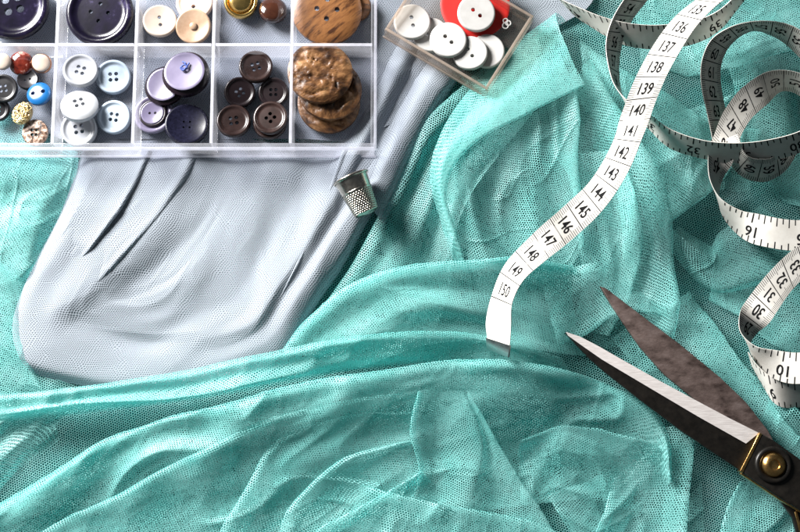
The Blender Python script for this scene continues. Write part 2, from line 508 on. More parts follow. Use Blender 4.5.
# grey knit cloth ---------------------------------------------------------------
grey = empty('grey_cloth', (-0.1, 0.05, 0.0))
tag(grey, 'pale grey fine mesh knit cloth rumpled beneath the button tray', 'fabric')
K = M['knit']
cloth('under_tray_sheet', [
    [(-60, -80, 9.0), (120, -80, 9.0), (300, -80, 9.0), (480, -80, 9.1), (600, -80, 9.1)],
    [(-60, 0, 8.9), (120, 0, 9.0), (300, 0, 8.9), (440, 0, 9.1), (590, 5, 9.1)],
    [(-20, 90, 8.9), (120, 80, 8.9), (300, 80, 8.9), (400, 70, 9.1), (480, 60, 9.1)],
    [(60, 139, 8.9), (140, 139, 8.9), (300, 139, 8.9), (355, 139, 9.0), (415, 112, 9.0)]], K, grey, wr=0.5, seed=21, wu=22, wv=40, rot=0.1, warp=0.5, crease=.2)
cloth('bag_fold', [
    [(92, 125, 4), (60, 215, 4), (14, 322, 4), (34, 372, 3), (150, 392, 3), (275, 368, 4), (310, 312, 5), (358, 240, 6), (410, 150, 6)],
    [(94, 130, 8), (68, 205, 8), (14, 318, 7), (31, 362, 8), (150, 384, 6), (273, 360, 7), (305, 306, 11), (352, 236, 13), (402, 150, 12)],
    [(102, 135, 9), (80, 205, 12), (26, 312, 10), (48, 348, 10), (150, 370, 7), (262, 346, 10), (296, 297, 14), (341, 229, 15), (390, 150, 13)],
    [(112, 135, 8), (96, 208, 11), (48, 309, 11), (64, 335, 10), (152, 357, 7), (253, 335, 10), (288, 290, 12), (332, 226, 12.5), (376, 150, 10)],
    [(124, 135, 7), (110, 215, 11), (66, 302, 12), (78, 322, 9), (156, 343, 6), (246, 326, 12), (280, 284, 14), (322, 220, 15), (360, 150, 11)],
    [(150, 135, 8), (132, 220, 12), (86, 294, 12), (92, 311, 9.5), (160, 334, 7), (238, 316, 10), (268, 272, 11), (308, 210, 12), (340, 148, 9)],
    [(184, 135, 9), (158, 218, 12), (106, 288, 11), (110, 303, 9), (164, 324, 7), (230, 300, 8), (258, 258, 9), (292, 200, 9), (318, 146, 8)],
    [(200, 135, 8), (180, 220, 10), (132, 286, 8), (133, 298, 7), (170, 310, 7), (218, 280, 8), (242, 238, 9), (272, 188, 9), (292, 144, 8)],
    [(222, 135, 8), (205, 210, 9), (170, 270, 8), (168, 278, 8), (178, 282, 9), (202, 256, 9), (222, 220, 9), (248, 178, 9), (264, 142, 8)],
    [(240, 135, 8), (224, 193, 9), (203, 238, 9), (196, 250, 9), (192, 257, 9), (196, 250, 9), (203, 238, 9), (224, 193, 9), (240, 135, 8)]],
      K, grey, nv=300, wr=0.4, seed=23, wu=18, wv=60, fine=0.15, byidx=True, warp=1.3, crease=0.22)

cloth('pleat', [
    [(384, 225, 5), (432, 122, 5), (490, 30, 6), (520, -20, 6)],
    [(378, 215, 15), (426, 114, 14), (478, 40, 9), (505, -20, 9)],
    [(366, 203, 18), (412, 108, 16), (460, 30, 10), (480, -20, 9)],
    [(352, 192, 9), (399, 100, 9), (440, 20, 7), (455, -20, 7)],
    [(338, 180, 14), (386, 92, 14), (420, 15, 9), (430, -20, 8)],
    [(322, 168, 7), (374, 85, 7), (400, 10, 7), (405, -20, 7)]], K, grey, wr=0.7, seed=27, wu=10, wv=40, warp=1.0, crease=.3)

WK = dict(name='pleat', mat=K, parent=grey, wr=0.35, wu=14, wv=60, crease=0.25, warp=1.0)
pane([(204, 140, 9.5), (186, 175, 10.5), (162, 214, 11), (128, 254, 11.2), (94, 290, 10.6), (66, 318, 9), (54, 340, 6)],
     [(104, 140, 9), (92, 175, 11), (80, 208, 12), (56, 252, 11), (36, 290, 10), (27, 322, 9), (34, 346, 8)], 24, 0.3, 2.2, 0.5, bulge=1.2, **WK)
pane([(150, 150, 9.5), (136, 180, 11.5), (118, 212, 12.8), (92, 246, 12.2), (70, 272, 8)],
     [(102, 150, 9), (92, 178, 11), (80, 205, 12.5), (62, 236, 12), (50, 262, 10)], 25, 0.3, 1.8, 0.5, bulge=1.0, **WK)
pane([(344, 150, 11), (330, 185, 12.8), (314, 225, 13.5), (296, 265, 12.4), (276, 305, 10.2), (258, 338, 6.5)],
     [(385, 150, 11), (362, 190, 12), (342, 230, 12), (320, 268, 11), (298, 308, 9), (276, 345, 7)], 26, 0.5, 2.0, 0.5, bulge=1.0, **WK)

# teal tulle folds ---------------------------------------------------------------
cloth('fold', [   # loose corner by the tray
    [(-40, 290, 3), (-20, 310, 4), (20, 300, 4), (36, 285, 4)],
    [(-40, 240, 9), (0, 262, 11), (26, 270, 12), (40, 262, 8)],
    [(-40, 220, 13), (0, 232, 15), (35, 235, 14), (52, 232, 8)],
    [(-40, 195, 10), (0, 205, 12), (40, 205, 13), (64, 205, 8)],
    [(-40, 175, 12), (0, 180, 14), (45, 178, 13), (78, 172, 8)],
    [(-40, 150, 8), (0, 152, 9), (45, 152, 9), (78, 150, 7)],
    [(-40, 110, 6), (0, 120, 7), (45, 125, 7), (75, 130, 6)]], T, tulle, wr=0.8, seed=31, wu=12, wv=26, rot=0.6, und=1.5, layers=2)
cloth('fold', [
    [(-40, 330, 3), (-20, 380, 3), (20, 400, 3), (60, 400, 3)],
    [(-40, 285, 9), (-10, 330, 9), (10, 350, 10), (40, 385, 8)],
    [(-40, 262, 12), (-5, 290, 12), (14, 310, 10), (24, 352, 5)],
    [(-40, 235, 8), (0, 262, 9), (22, 278, 9), (34, 290, 5)]], T, tulle, wr=1.2, seed=32, wu=10, wv=30, rot=-0.3)

cloth('fold', [   # between grey cloth and folded band
    [(520, 30, 6), (455, 95, 6), (425, 120, 6), (395, 185, 5), (345, 280, 5), (290, 345, 5)],
    [(522, 32, 10), (462, 88, 11), (424, 124, 14), (396, 185, 12), (348, 275, 10), (292, 342, 9)],
    [(528, 38, 12), (470, 92, 13), (432, 130, 17), (404, 188, 14), (358, 278, 12), (300, 346, 10)],
    [(536, 48, 12), (480, 105, 12), (438, 145, 12), (414, 195, 10), (372, 280, 10), (320, 345, 9)],
    [(545, 60, 15), (486, 115, 15), (446, 158, 17), (426, 210, 14), (396, 280, 11), (350, 345, 9)],
    [(552, 70, 14), (496, 125, 11), (456, 170, 10), (436, 225, 9), (420, 285, 8), (390, 345, 8)],
    [(560, 80, 18), (510, 140, 17), (474, 190, 17), (455, 235, 15), (450, 290, 11), (430, 345, 9)]],
      T, tulle, wr=0.7, seed=33, wu=8, wv=45, rot=0.2)

cloth('fold', [   # broad panel below the folded band
    [(445, 150, 10), (445, 190, 10), (455, 230, 10), (480, 290, 8)],
    [(462, 148, 18), (468, 190, 15), (480, 235, 14), (500, 290, 10)],
    [(490, 138, 20), (492, 185, 12), (505, 235, 10), (525, 285, 8)],
    [(520, 122, 20), (524, 175, 17), (535, 230, 15), (548, 280, 10)],
    [(550, 105, 20), (552, 160, 18), (560, 215, 14), (568, 270, 9)],
    [(576, 70, 22), (577, 130, 21), (577, 180, 18), (582, 250, 11)],
    [(572, 75, 12), (572, 130, 10), (572, 180, 8), (578, 250, 5)]], T, tulle, wr=0.6, seed=34, wu=14, wv=40, rot=-0.5, warp=1.2, und=2.0)

cloth('folded_band', [
    [(566, 20, 12), (525, 48, 11), (482, 92, 12), (452, 135, 18), (440, 175, 17), (452, 230, 10), (462, 270, 6)],
    [(556, 12, 16), (516, 42, 15), (474, 84, 16), (442, 130, 22), (430, 175, 21), (442, 228, 13), (456, 268, 8)],
    [(562, 38, 20), (520, 66, 20), (478, 102, 21), (447, 143, 25), (436, 180, 22), (447, 230, 14), (459, 268, 8)],
    [(572, 62, 24), (526, 88, 26), (480, 118, 26), (450, 152, 26), (440, 188, 23), (452, 235, 15), (462, 270, 8)],
    [(583, 86, 24), (532, 110, 26), (484, 135, 26), (456, 162, 25), (446, 196, 22), (458, 240, 14), (466, 272, 8)],
    [(572, 84, 21), (526, 106, 22), (480, 130, 22), (454, 158, 21), (444, 194, 18), (456, 238, 11), (464, 271, 6)],
    [(560, 55, 17), (520, 80, 17), (477, 112, 17), (450, 148, 21), (440, 186, 18), (450, 234, 11), (461, 270, 6)]],
      T, tulle, wr=0.35, seed=35, wu=14, wv=50, rot=0.9, warp=0.8, crease=.3, layers=2)

cloth('fold', [   # middle drape
    [(285, 362, 4), (320, 320, 5), (360, 290, 6), (400, 278, 7), (450, 272, 8), (520, 268, 8), (580, 275, 6)],
    [(282, 352, 8), (308, 318, 13), (345, 287, 17), (390, 268, 20), (440, 261, 22), (512, 257, 21), (575, 264, 13)],
    [(288, 356, 9), (315, 324, 15), (352, 295, 18), (395, 278, 21), (445, 271, 22), (515, 268, 20), (575, 276, 12)],
    [(300, 358, 9), (330, 332, 13), (368, 306, 15), (408, 290, 18), (455, 290, 17), (520, 290, 14), (575, 296, 9)],
    [(315, 358, 10), (350, 338, 13), (388, 318, 15), (425, 304, 18), (470, 308, 16), (525, 312, 12), (578, 318, 8)],
    [(335, 362, 9), (372, 346, 11), (405, 332, 12), (440, 322, 12), (485, 326, 11), (535, 330, 10), (585, 335, 8)],
    [(360, 368, 9), (395, 356, 10), (425, 346, 10), (460, 342, 11), (500, 345, 11), (545, 350, 9), (595, 356, 7)]],
      T, tulle, wr=0.6, seed=36, wu=13, wv=45, rot=0.4, warp=1.2, und=2.2, layers=2)

cloth('fold', [   # long hem lying over the grey cloth
    [(-40, 425, 4), (80, 412, 5), (180, 398, 6), (290, 378, 8), (380, 366, 9), (470, 362, 9), (540, 372, 8)],
    [(-40, 397, 13), (60, 387, 19), (140, 377, 22), (270, 353, 24), (345, 339, 24), (420, 330, 21), (490, 338, 16), (560, 358, 9)],
    [(-40, 402, 15), (60, 392, 21), (140, 382, 24), (270, 359, 26), (345, 345, 26), (420, 337, 22), (495, 344, 17), (565, 364, 9)],
    [(-40, 412, 14), (60, 401, 19), (145, 391, 22), (270, 370, 24), (350, 355, 22), (430, 347, 18), (505, 352, 14), (570, 372, 8)],
    [(-40, 422, 12), (60, 404, 21), (160, 400, 24), (260, 384, 25), (350, 364, 20), (430, 354, 15), (510, 358, 12), (575, 378, 7)],
    [(-40, 432, 8), (60, 411, 12), (160, 404, 12), (260, 388, 12), (350, 371, 12), (430, 361, 12), (510, 366, 10), (580, 386, 7)]],
      T, tulle, nv=300, wr=0.45, seed=37, wu=12, wv=70, rot=0.15, warp=1.0, crease=0.5, und=1.0, layers=2)

cloth('fold', [   # left heap in the hollow
    [(-40, 545, 4), (0, 490, 5), (30, 460, 5), (60, 440, 4)],
    [(-40, 500, 12), (-10, 470, 13), (25, 442, 10), (60, 428, 4)],
    [(-40, 470, 7), (-10, 450, 7), (25, 428, 7), (60, 422, 4)],
    [(-40, 440, 12), (-10, 425, 13), (30, 412, 10), (66, 415, 4)],
    [(-40, 415, 8), (-10, 408, 9), (30, 402, 8), (70, 408, 4)]], T, tulle, wr=1.2, seed=38, wu=9, wv=30, rot=0.8)

W1 = dict(wr=0.55, wu=11, wv=45, crease=0.5, warp=1.4, gain=1.0, und=3.3)
# the big rolled fold and the broad sheets that fan out from it to the bottom edge
pane([(-60, 535, 9), (25, 488, 13), (78, 459, 16), (108, 441, 18), (154, 424, 21), (205, 407, 25), (270, 391, 28), (350, 372, 30), (430, 362, 31), (520, 362, 29), (590, 377, 23), (645, 404, 17), (677, 440, 12), (668, 482, 9)],
     [(-60, 640, 5), (40, 620, 6), (120, 600, 7), (180, 585, 7), (240, 575, 8), (300, 560, 9), (350, 545, 10), (400, 530, 11), (450, 515, 12), (500, 508, 11), (550, 502, 9), (600, 498, 7), (630, 496, 5), (655, 492, 5)],
     39, 4.0, 7.0, 0.22, bulge=2.2, layers=2, nv=320, rot=-0.35, **W1)
pane([(0, 565, 15), (45, 528, 17), (90, 508, 19), (127, 490, 20), (160, 470, 21), (192, 453, 22), (230, 434, 23), (270, 418, 23), (330, 405, 23), (415, 393, 23)],
     [(120, 620, 8), (180, 590, 9), (230, 570, 10), (270, 548, 11), (305, 528, 12), (335, 508, 12), (360, 490, 13), (385, 470, 13), (402, 445, 14), (416, 415, 15)],
     49, 3.0, 4.5, 0.3, bulge=1.8, nv=260, rot=0.5, **W1)
pane([(196, 575, 16), (219, 532, 17), (232, 508, 18), (247, 482, 18), (268, 446, 19), (300, 428, 20), (350, 416, 20), (413, 410, 19)],
     [(330, 600, 9), (335, 565, 10), (342, 540, 11), (352, 520, 11), (366, 500, 12), (382, 482, 12), (400, 465, 13), (414, 445, 13)],
     50, 3.5, 4.5, 0.35, bulge=1.8, nv=240, rot=1.1, **W1)
pane([(262, 580, 15), (275, 545, 16), (290, 510, 18), (315, 480, 18), (350, 456, 18), (412, 440, 17)],
     [(380, 610, 8), (382, 570, 9), (386, 540, 10), (394, 515, 11), (404, 495, 11), (414, 470, 12)],
     51, 3.0, 4.0, 0.4, bulge=1.6, nv=220, rot=-0.8, **W1)
pane([(285, 580, 13), (318, 531, 15), (355, 511, 16), (390, 493, 17), (421, 474, 18)],
     [(420, 620, 7), (424, 580, 8), (430, 550, 9), (438, 525, 10), (446, 500, 11)], 52, 1.0, 3.0, 0.3, nv=200, rot=0.2, **W1)
# the swell in the rolled fold's end
pane([(520, 440, 22), (560, 425, 22), (600, 428, 20), (640, 440, 16), (668, 455, 10)],
     [(520, 500, 12), (560, 495, 11), (600, 492, 10), (640, 490, 8), (660, 486, 6)], 53, 0.5, 2.0, 0.6, nv=180, rot=0.9, **W1)
cloth('fold', [   # tent-like peak
    [(398, 575, 5), (404, 520, 8), (424, 474, 14), (416, 430, 19), (424, 394, 25)],
    [(396, 575, 8), (402, 520, 11), (419, 476, 18), (410, 430, 23), (418, 391, 28)],
    [(403, 575, 9), (408, 522, 12), (424, 478, 18), (417, 430, 23), (424, 389, 28)],
    [(420, 575, 9), (426, 522, 11), (438, 478, 15), (438, 430, 19), (440, 390, 27)],
    [(436, 575, 13), (455, 530, 16), (470, 485, 19), (478, 440, 22), (462, 390, 29)],
    [(445, 575, 13), (462, 530, 16), (476, 485, 19), (483, 440, 22), (464, 390, 29)],
    [(500, 580, 10), (500, 530, 12), (496, 485, 14), (489, 440, 19), (465, 390, 29)],
    [(575, 575, 12), (550, 524, 15), (522, 482, 18), (497, 440, 22), (468, 389, 29)],
    [(570, 580, 7), (544, 530, 8), (516, 488, 10), (492, 448, 14), (466, 396, 22)],
    [(540, 585, 5), (520, 540, 6), (500, 500, 7), (480, 460, 10), (462, 410, 16)]],
      T, tulle, wr=0.4, seed=41, wu=10, wv=30, rot=0.3, warp=0.7, crease=0.4, gain=1.0)
pane([(360, 486, 13), (400, 495, 15), (440, 505, 18), (490, 515, 19), (550, 529, 18), (620, 552, 14)],
     [(340, 560, 7), (390, 575, 8), (430, 590, 9), (490, 600, 10), (540, 610, 9), (600, 620, 8)], 42, 0.5, 2.5, 0.4, nv=220, rot=0.7, **W1)
# sheets under the scissors
pane([(545, 497, 10), (558, 515, 11), (574, 535, 11), (592, 570, 10)], [(690, 440, 5), (680, 490, 6), (676, 530, 6), (674, 570, 6)], 43, 1.0, 3.0, 0.3, rot=0.4, **W1)
pane([(612, 478, 11), (604, 510, 12), (594, 535, 12), (586, 575, 11)], [(700, 430, 5), (702, 480, 5), (705, 530, 6), (705, 575, 6)], 54, 1.0, 3.0, 0.3, rot=-0.4, **W1)
pane([(694, 425, 13), (691, 460, 13), (687, 500, 13), (682, 575, 12)], [(600, 440, 4), (600, 480, 5), (605, 520, 5), (610, 575, 5)], 55, 1.0, 3.0, 0.3, rot=0.1, **W1)
pane([(742, 480, 11), (730, 505, 12), (722, 530, 12), (715, 575, 11)], [(820, 480, 5), (822, 520, 5), (824, 550, 5), (826, 590, 5)], 56, 1.0, 3.0, 0.3, rot=0.9, **W1)
pane([(770, 400, 12), (785, 420, 13), (805, 440, 13), (840, 455, 12)], [(740, 470, 5), (760, 500, 5), (790, 520, 5), (830, 540, 5)], 57, 1.0, 3.0, 0.3, rot=0.3, **W1)
# right hand side: long panels and a pocket
pane([(588, 60, 19), (622, 110, 21), (652, 164, 22), (665, 192, 22), (672, 223, 20), (675, 263, 17), (679, 305, 13), (674, 345, 9)],
     [(545, 150, 10), (575, 185, 10), (592, 212, 9), (600, 240, 8), (604, 268, 7), (603, 295, 6), (598, 320, 5), (590, 350, 5)],
     44, 3.0, 5.0, 0.35, bulge=1.5, nv=240, rot=-0.2, **W1)
pane([(622, 150, 19), (634, 190, 19), (641, 230, 17), (640, 263, 15), (632, 300, 11), (612, 335, 8)],
     [(560, 150, 11), (572, 190, 10), (578, 230, 9), (582, 262, 8), (582, 295, 6), (572, 330, 5)], 58, 1.0, 3.0, 0.3, nv=200, rot=0.6, **W1)
cloth('fold', [   # pocket
    [(660, 225, 6), (680, 262, 6), (712, 292, 6), (755, 286, 5), (800, 270, 5)],
    [(667, 222, 13), (690, 262, 13), (715, 289, 13), (750, 281, 11), (800, 262, 7)],
    [(672, 226, 15), (693, 254, 15), (714, 272, 14), (740, 262, 12), (795, 240, 7)],
    [(675, 231, 16), (694, 246, 16), (713, 257, 15), (724, 244, 13), (780, 220, 7)],
    [(678, 226, 8), (696, 238, 8), (712, 246, 7), (718, 234, 6), (760, 205, 5)]], T, tulle, wr=0.5, seed=45, wu=9, wv=26, warp=0.8, gain=1.0)
pane([(660, 228, 12), (684, 212, 14), (706, 196, 14), (724, 178, 12), (745, 150, 10)], [(640, 130, 8), (662, 118, 8), (690, 108, 8), (715, 100, 7), (745, 92, 6)], 46, 1.0, 3.0, 0.4, rot=0.5, **W1)
pane([(582, 40, 17), (620, 66, 18), (662, 92, 17), (705, 118, 13), (760, 130, 8)], [(592, 150, 8), (625, 165, 8), (660, 180, 8), (700, 190, 7), (750, 190, 5)], 47, 1.5, 4.0, 0.35, rot=-0.7, **W1)
W2 = dict(wr=0.6, wu=11, wv=45, crease=0.8, warp=1.6, gain=1.0, und=4.0)
pane([(640, 60, 10), (690, 75, 11), (740, 70, 11), (790, 50, 10), (850, 40, 9)], [(630, -40, 5), (690, -40, 5), (740, -45, 5), (790, -50, 5), (850, -60, 5)], 59, 1.0, 3.0, 0.4, rot=0.8, **W2)
pane([(728, 60, 8), (742, 105, 9), (752, 150, 9), (775, 195, 8), (840, 225, 7)], [(850, 40, 4), (850, 80, 4), (850, 120, 4), (855, 150, 4), (865, 180, 4)], 60, 1.0, 2.0, 0.4, rot=0.2, **W2)
# beneath the scissor tips
pane([(560, 345, 13), (585, 335, 14), (606, 318, 14), (632, 312, 12), (665, 318, 9)], [(540, 275, 7), (570, 268, 7), (600, 262, 7), (632, 260, 6), (662, 262, 6)], 48, 1.5, 3.0, 0.4, rot=0.4, **W1)
pane([(688, 292, 11), (712, 322, 12), (738, 358, 12), (765, 388, 11), (815, 425, 9)], [(610, 340, 5), (640, 375, 5), (675, 410, 5), (715, 440, 5), (770, 470, 5)], 61, 1.0, 3.0, 0.35, rot=-0.3, **W1)
pane([(708, 300, 10), (740, 318, 10), (770, 345, 9), (840, 370, 8)], [(720, 250, 5), (750, 255, 5), (785, 270, 5), (850, 290, 5)], 62, 1.0, 2.5, 0.35, rot=0.9, **W1)

# ------------------------------------------------------------------ clear compartment tray
TZ0, TZ1 = 10.5, 30.0
xs = [P(x, 90, TZ1)[0] * 1000 for x in (-30, 54, 134, 212, 291, 374)]
ys = [P(200, y, TZ1)[1] * 1000 for y in (-58, 44, 146)]


def box(bm, x0, x1, y0, y1, z0, z1, taper=0.0):
    vs = []
    for z, t in ((z0, 0), (z1, taper)):
        for x, y in ((x0 + t, y0 + t), (x1 - t, y0 + t), (x1 - t, y1 - t), (x0 + t, y1 - t)):
            vs.append(bm.verts.new((x * .001, y * .001, z * .001)))
    b, t = vs[:4], vs[4:]
    bm.faces.new(b[::-1]); bm.faces.new(t)
    for k in range(4):
        bm.faces.new((b[k], b[(k + 1) % 4], t[(k + 1) % 4], t[k]))
    return vs


def box_part(name, dims, mat, parent, bevel=0.3, taper=0.0):
    bm = bmesh.new()
    box(bm, *dims, taper=taper)
    if bevel:
        bmesh.ops.bevel(bm, geom=bm.edges[:], offset=bevel * .001, segments=2, affect='EDGES', profile=0.6)
    return link(name, bm_mesh(name, bm), mat, parent, smooth=40)


tray = empty('button_tray', ((xs[0] + xs[-1]) * .0005, (ys[0] + ys[-1]) * .0005, TZ0 * .001))
tag(tray, 'clear plastic compartment tray full of assorted buttons on the grey cloth', 'tray')
xl, xr, yb, yt = xs[0], xs[-1], ys[2], ys[0]
box_part('tray_floor', (xl, xr, yb, yt, TZ0, TZ0 + 1.0), M['tray_floor'], tray)
W = 1.0
for k in range(1, 5):
    box_part('divider', (xs[k] - W, xs[k] + W, yb + 1.7, yt - 1.7, TZ0 + 1.01, TZ1 - 1.2), M['tray'], tray, 0.5, 0.45)
for k in range(1, 5):
    box_part('divider_edge', (xs[k] - .75, xs[k] + .75, yb + 1.7, yt - 1.7, TZ1 - 1.19, TZ1 - .6), M['tray_edge'], tray, 0.2)
for k in range(5):
    box_part('divider_edge', (xs[k] + W + .05, xs[k + 1] - W - .05, ys[1] - .75, ys[1] + .75, TZ1 - 1.39, TZ1 - .8), M['tray_edge'], tray, 0.2)
for k in range(5):
    box_part('cross_divider', (xs[k] + W + .02, xs[k + 1] - W - .02, ys[1] - W, ys[1] + W, TZ0 + 1.01, TZ1 - 1.4), M['tray'], tray, 0.5, 0.45)
box_part('side_wall', (xl, xr, yb, yb + 1.6, TZ0 + 1.01, TZ1), M['tray'], tray, 0.4)
box_part('side_wall', (xl, xr, yt - 1.6, yt, TZ0 + 1.01, TZ1), M['tray'], tray, 0.4)
box_part('side_wall', (xr - 1.6, xr, yb + 1.61, yt - 1.61, TZ0 + 1.01, TZ1), M['tray'], tray, 0.4)
box_part('side_wall', (xl, xl + 1.6, yb + 1.61, yt - 1.61, TZ0 + 1.01, TZ1), M['tray'], tray, 0.4)
box_part('rim', (xl, xr + 1.3, yb - 1.4, yb - 0.02, TZ1 - 3.6, TZ1 - 1.6), M['tray_edge'], tray, 0.5)
box_part('rim', (xr + .02, xr + 1.3, yb, yt, TZ1 - 3.6, TZ1 - 1.6), M['tray_edge'], tray, 0.5)
box_part('base_ledge', (xl, xr + 1.0, yb - 1.0, yb - 0.02, TZ0, TZ0 + 1.6), M['tray_edge'], tray, 0.4)

# ------------------------------------------------------------------ buttons
button_cols = {}


def button_mesh(name, r, th, holes=4, hr=None, hd=None, prof='rim', n=40, wob=0.0, seed=0, rough=0.0, dense=False, oval=1.0):
    """r, th in mm; a real button: through holes, raised rim, rounded edge"""
    hr = hr or r * 0.112
    hd = hd or r * 0.24
    hc = []
    if holes == 4: hc = [(hd * math.cos(a), hd * math.sin(a)) for a in (math.pi / 4 + k * math.pi / 2 for k in range(4))]
    if holes == 2: hc = [(-hd, 0), (hd, 0)]
    pts, edges = [], []

    def ringpts(rad, m, cx=0, cy=0, con=True, ph=0.0):
        s = len(pts)
        for k in range(m):
            a = 2 * math.pi * k / m + ph
            pts.append(Vector((cx + rad * math.cos(a), cy + rad * math.sin(a))))
        if con:
            edges.extend((s + k, s + (k + 1) % m) for k in range(m))
    ringpts(r, n)
    for cx, cy in hc: ringpts(hr, 12, cx, cy)
    for cx, cy in hc:
        m0 = 12
        for k in range(m0):
            a = 2 * math.pi * k / m0 + .26
            pts.append(Vector((cx + hr * 1.35 * math.cos(a), cy + hr * 1.35 * math.sin(a))))
    rads = [0.97, 0.93, 0.88, 0.84, 0.80, 0.74, 0.64, 0.52, 0.4, 0.25, 0.1]
    if dense: rads = list(np.linspace(0.97, 0.03, 22))
    for q in rads:
        m = n if (q > 0.6 or dense and q > .3) else max(6, int(n * q))
        for k in range(m):
            a = 2 * math.pi * k / m + (0.3 if q < 0.6 else 0)
            x, y = r * q * math.cos(a), r * q * math.sin(a)
            if all((x - cx)**2 + (y - cy)**2 > (hr * 1.6)**2 for cx, cy in hc):
                pts.append(Vector((x, y)))
    vs, es, fs, *_ = delaunay_2d_cdt(pts, edges, [], 0, 1e-5)
    fs = [f for f in fs if not any((sum(vs[i].x for i in f) / 3 - cx)**2 + (sum(vs[i].y for i in f) / 3 - cy)**2 < (hr * .97)**2 for cx, cy in hc)]

    def top(x, y):
        q = math.hypot(x, y) / r
        edge = th * (1 - 0.22 * max(0, (q - 0.93) / 0.07)**2)
        if prof == 'rim':
            d = min(1, max(0, (0.86 - q) / 0.12)); d = d * d * (3 - 2 * d)
            z = edge - th * 0.30 * d + th * 0.06 * (1 - q)
        elif prof == 'dish':
            z = edge - th * 0.45 * max(0, 1 - (q / 0.9)**2)
        elif prof == 'dome':
            z = th * (0.35 + 0.65 * math.sqrt(max(0, 1 - q * q * 0.98)))
        elif prof == 'pillow':
            z = th * (0.55 + 0.45 * (1 - q**4))
        elif prof == 'groove':
            z = edge - th * 0.35 * math.exp(-((q - 0.72) / 0.05)**2)
        else:
            z = edge
        return z
    V = [(p.x, p.y, top(p.x, p.y)) for p in vs]
    if rough:
        ax = np.array([v[0] for v in V]); ay = np.array([v[1] for v in V])
        wx = vnoise(ax / r * 1.5, ay / r * 1.5, seed + 7)
        c = np.cos(.5) * ax - np.sin(.5) * ay; s2 = np.sin(.5) * ax + np.cos(.5) * ay
        rr = np.abs(vnoise(c / r * 2.3 + wx, s2 / r * 3.6 + wx, seed)) + 0.5 * np.abs(vnoise(c / r * 6 + wx, s2 / r * 8, seed + 3))
        q = np.hypot(ax, ay) / r
        ga = 0.55 * ax + 0.84 * ay + 0.10 * r * np.sin(ax / r * 5 + seed) ; gb = 0.84 * ax - 0.55 * ay
        gash = np.exp(-((ga - 0.22 * r) / (0.05 * r))**2) * np.clip(1.2 - np.abs(gb) / r, 0, 1) + 0.6 * np.exp(-((ga + 0.30 * r + 0.1 * gb) / (0.04 * r))**2)
        dz = (rough * (rr - 0.5) - rough * 0.8 * gash) * np.clip((0.95 - q) / .10, 0, 1)
        V = [(a, b, z + d) for (a, b, z), d in zip(V, dz)]
    bm = bmesh.new()
    tv = [bm.verts.new((x * .001, y * .001 * oval, z * .001)) for x, y, z in V]
    bv = [bm.verts.new((x * .001, y * .001 * oval, 0.0002 * (math.hypot(x, y) > r * .98))) for x, y, z in V]
    for f in fs:
        try:
            bm.faces.new([tv[i] for i in f]); bm.faces.new([bv[i] for i in reversed(f)])
        except ValueError: pass
    cnt = {}
    for f in fs:
        for a, b in zip(f, f[1:] + f[:1]):
            cnt.setdefault((min(a, b), max(a, b)), []).append((a, b))
    for kk, l in cnt.items():
        if len(l) == 1:
            a, b = l[0]
            bm.faces.new((tv[b], tv[a], bv[a], bv[b]))
    loose = [v for v in bm.verts if not v.link_faces]
    bmesh.ops.delete(bm, geom=loose, context='VERTS')
    return bm_mesh(name, bm)


def place(o, px, py, z, spin=0.0, tx=0.0, ty=0.0):
    p = P(px, py, z)
    o.matrix_world = Matrix.Translation(Vector(p)) @ Matrix.Rotation(math.radians(tx), 4, 'X') @ Matrix.Rotation(math.radians(ty), 4, 'Y') @ Matrix.Rotation(math.radians(spin), 4, 'Z')
    return o


MM = 0.487       # millimetres per photo pixel at tray height


def button(label, px, py, z, rpx, mat, th=2.6, holes=4, prof='rim', spin=0, tilt=(0, 0), group=None, **kw):
    me = button_mesh('button', rpx * MM, th, holes, prof=prof, **kw)
    o = link('button', me, mat, None, smooth=50)
    place(o, px, py, z, spin, *tilt)
    tag(o, label, 'button', group or 'buttons in the tray')
    return o


def part_disc(parent, name, r, th, z, mat, prof='flat', holes=0, **kw):
    me = button_mesh(name, r * MM, th, holes, prof=prof, **kw)
    o = link(name, me, mat, parent, smooth=50, world_space=False)
    o.location = (0, 0, z * .001)
    return o


B = {}
B['plum'] = principled('plum_marbled', (0.02, 0.012, 0.04), 0.2, spec=0.4, bump=0.1, bscale=300,
                       stops=[(0.35, (0.002, 0.0015, 0.005)), (0.62, (0.007, 0.005, 0.016)), (0.74, (0.06, 0.05, 0.11))], nscale=110, ndetail=7)
B['cream'] = principled('cream_shell', (0.75, 0.66, 0.55), 0.25, stops=[(0.3, (0.50, 0.40, 0.32)), (0.7, (0.60, 0.52, 0.44))], nscale=90)
B['peach'] = principled('peach_shell', (0.78, 0.62, 0.53), 0.25, stops=[(0.3, (0.52, 0.37, 0.29)), (0.7, (0.62, 0.48, 0.40))], nscale=90)
B['tan'] = principled('tan_horn', (0.45, 0.33, 0.24), 0.25, stops=[(0.3, (0.24, 0.15, 0.095)), (0.7, (0.36, 0.255, 0.18))], nscale=120)
B['gold'] = principled('gilt', (0.78, 0.52, 0.17), 0.25, 1.0, rough_var=.2, nscale=300)
B['choc'] = principled('brown_gloss', (0.07, 0.025, 0.014), 0.12, coat=0.6, stops=[(0.3, (0.022, 0.007, 0.004)), (0.7, (0.05, 0.017, 0.009))], nscale=150)
B['wood'] = principled('olive_wood', (0.4, 0.2, 0.08), 0.38, bump=0.2, bscale=300, nscale=60, ndetail=6, stretch=(0.5, (1.0, 4.5, 1.0)),
                       stops=[(0.34, (0.02, 0.007, 0.003)), (0.43, (0.13, 0.05, 0.015)), (0.55, (0.21, 0.088, 0.028)), (0.66, (0.045, 0.015, 0.005))])
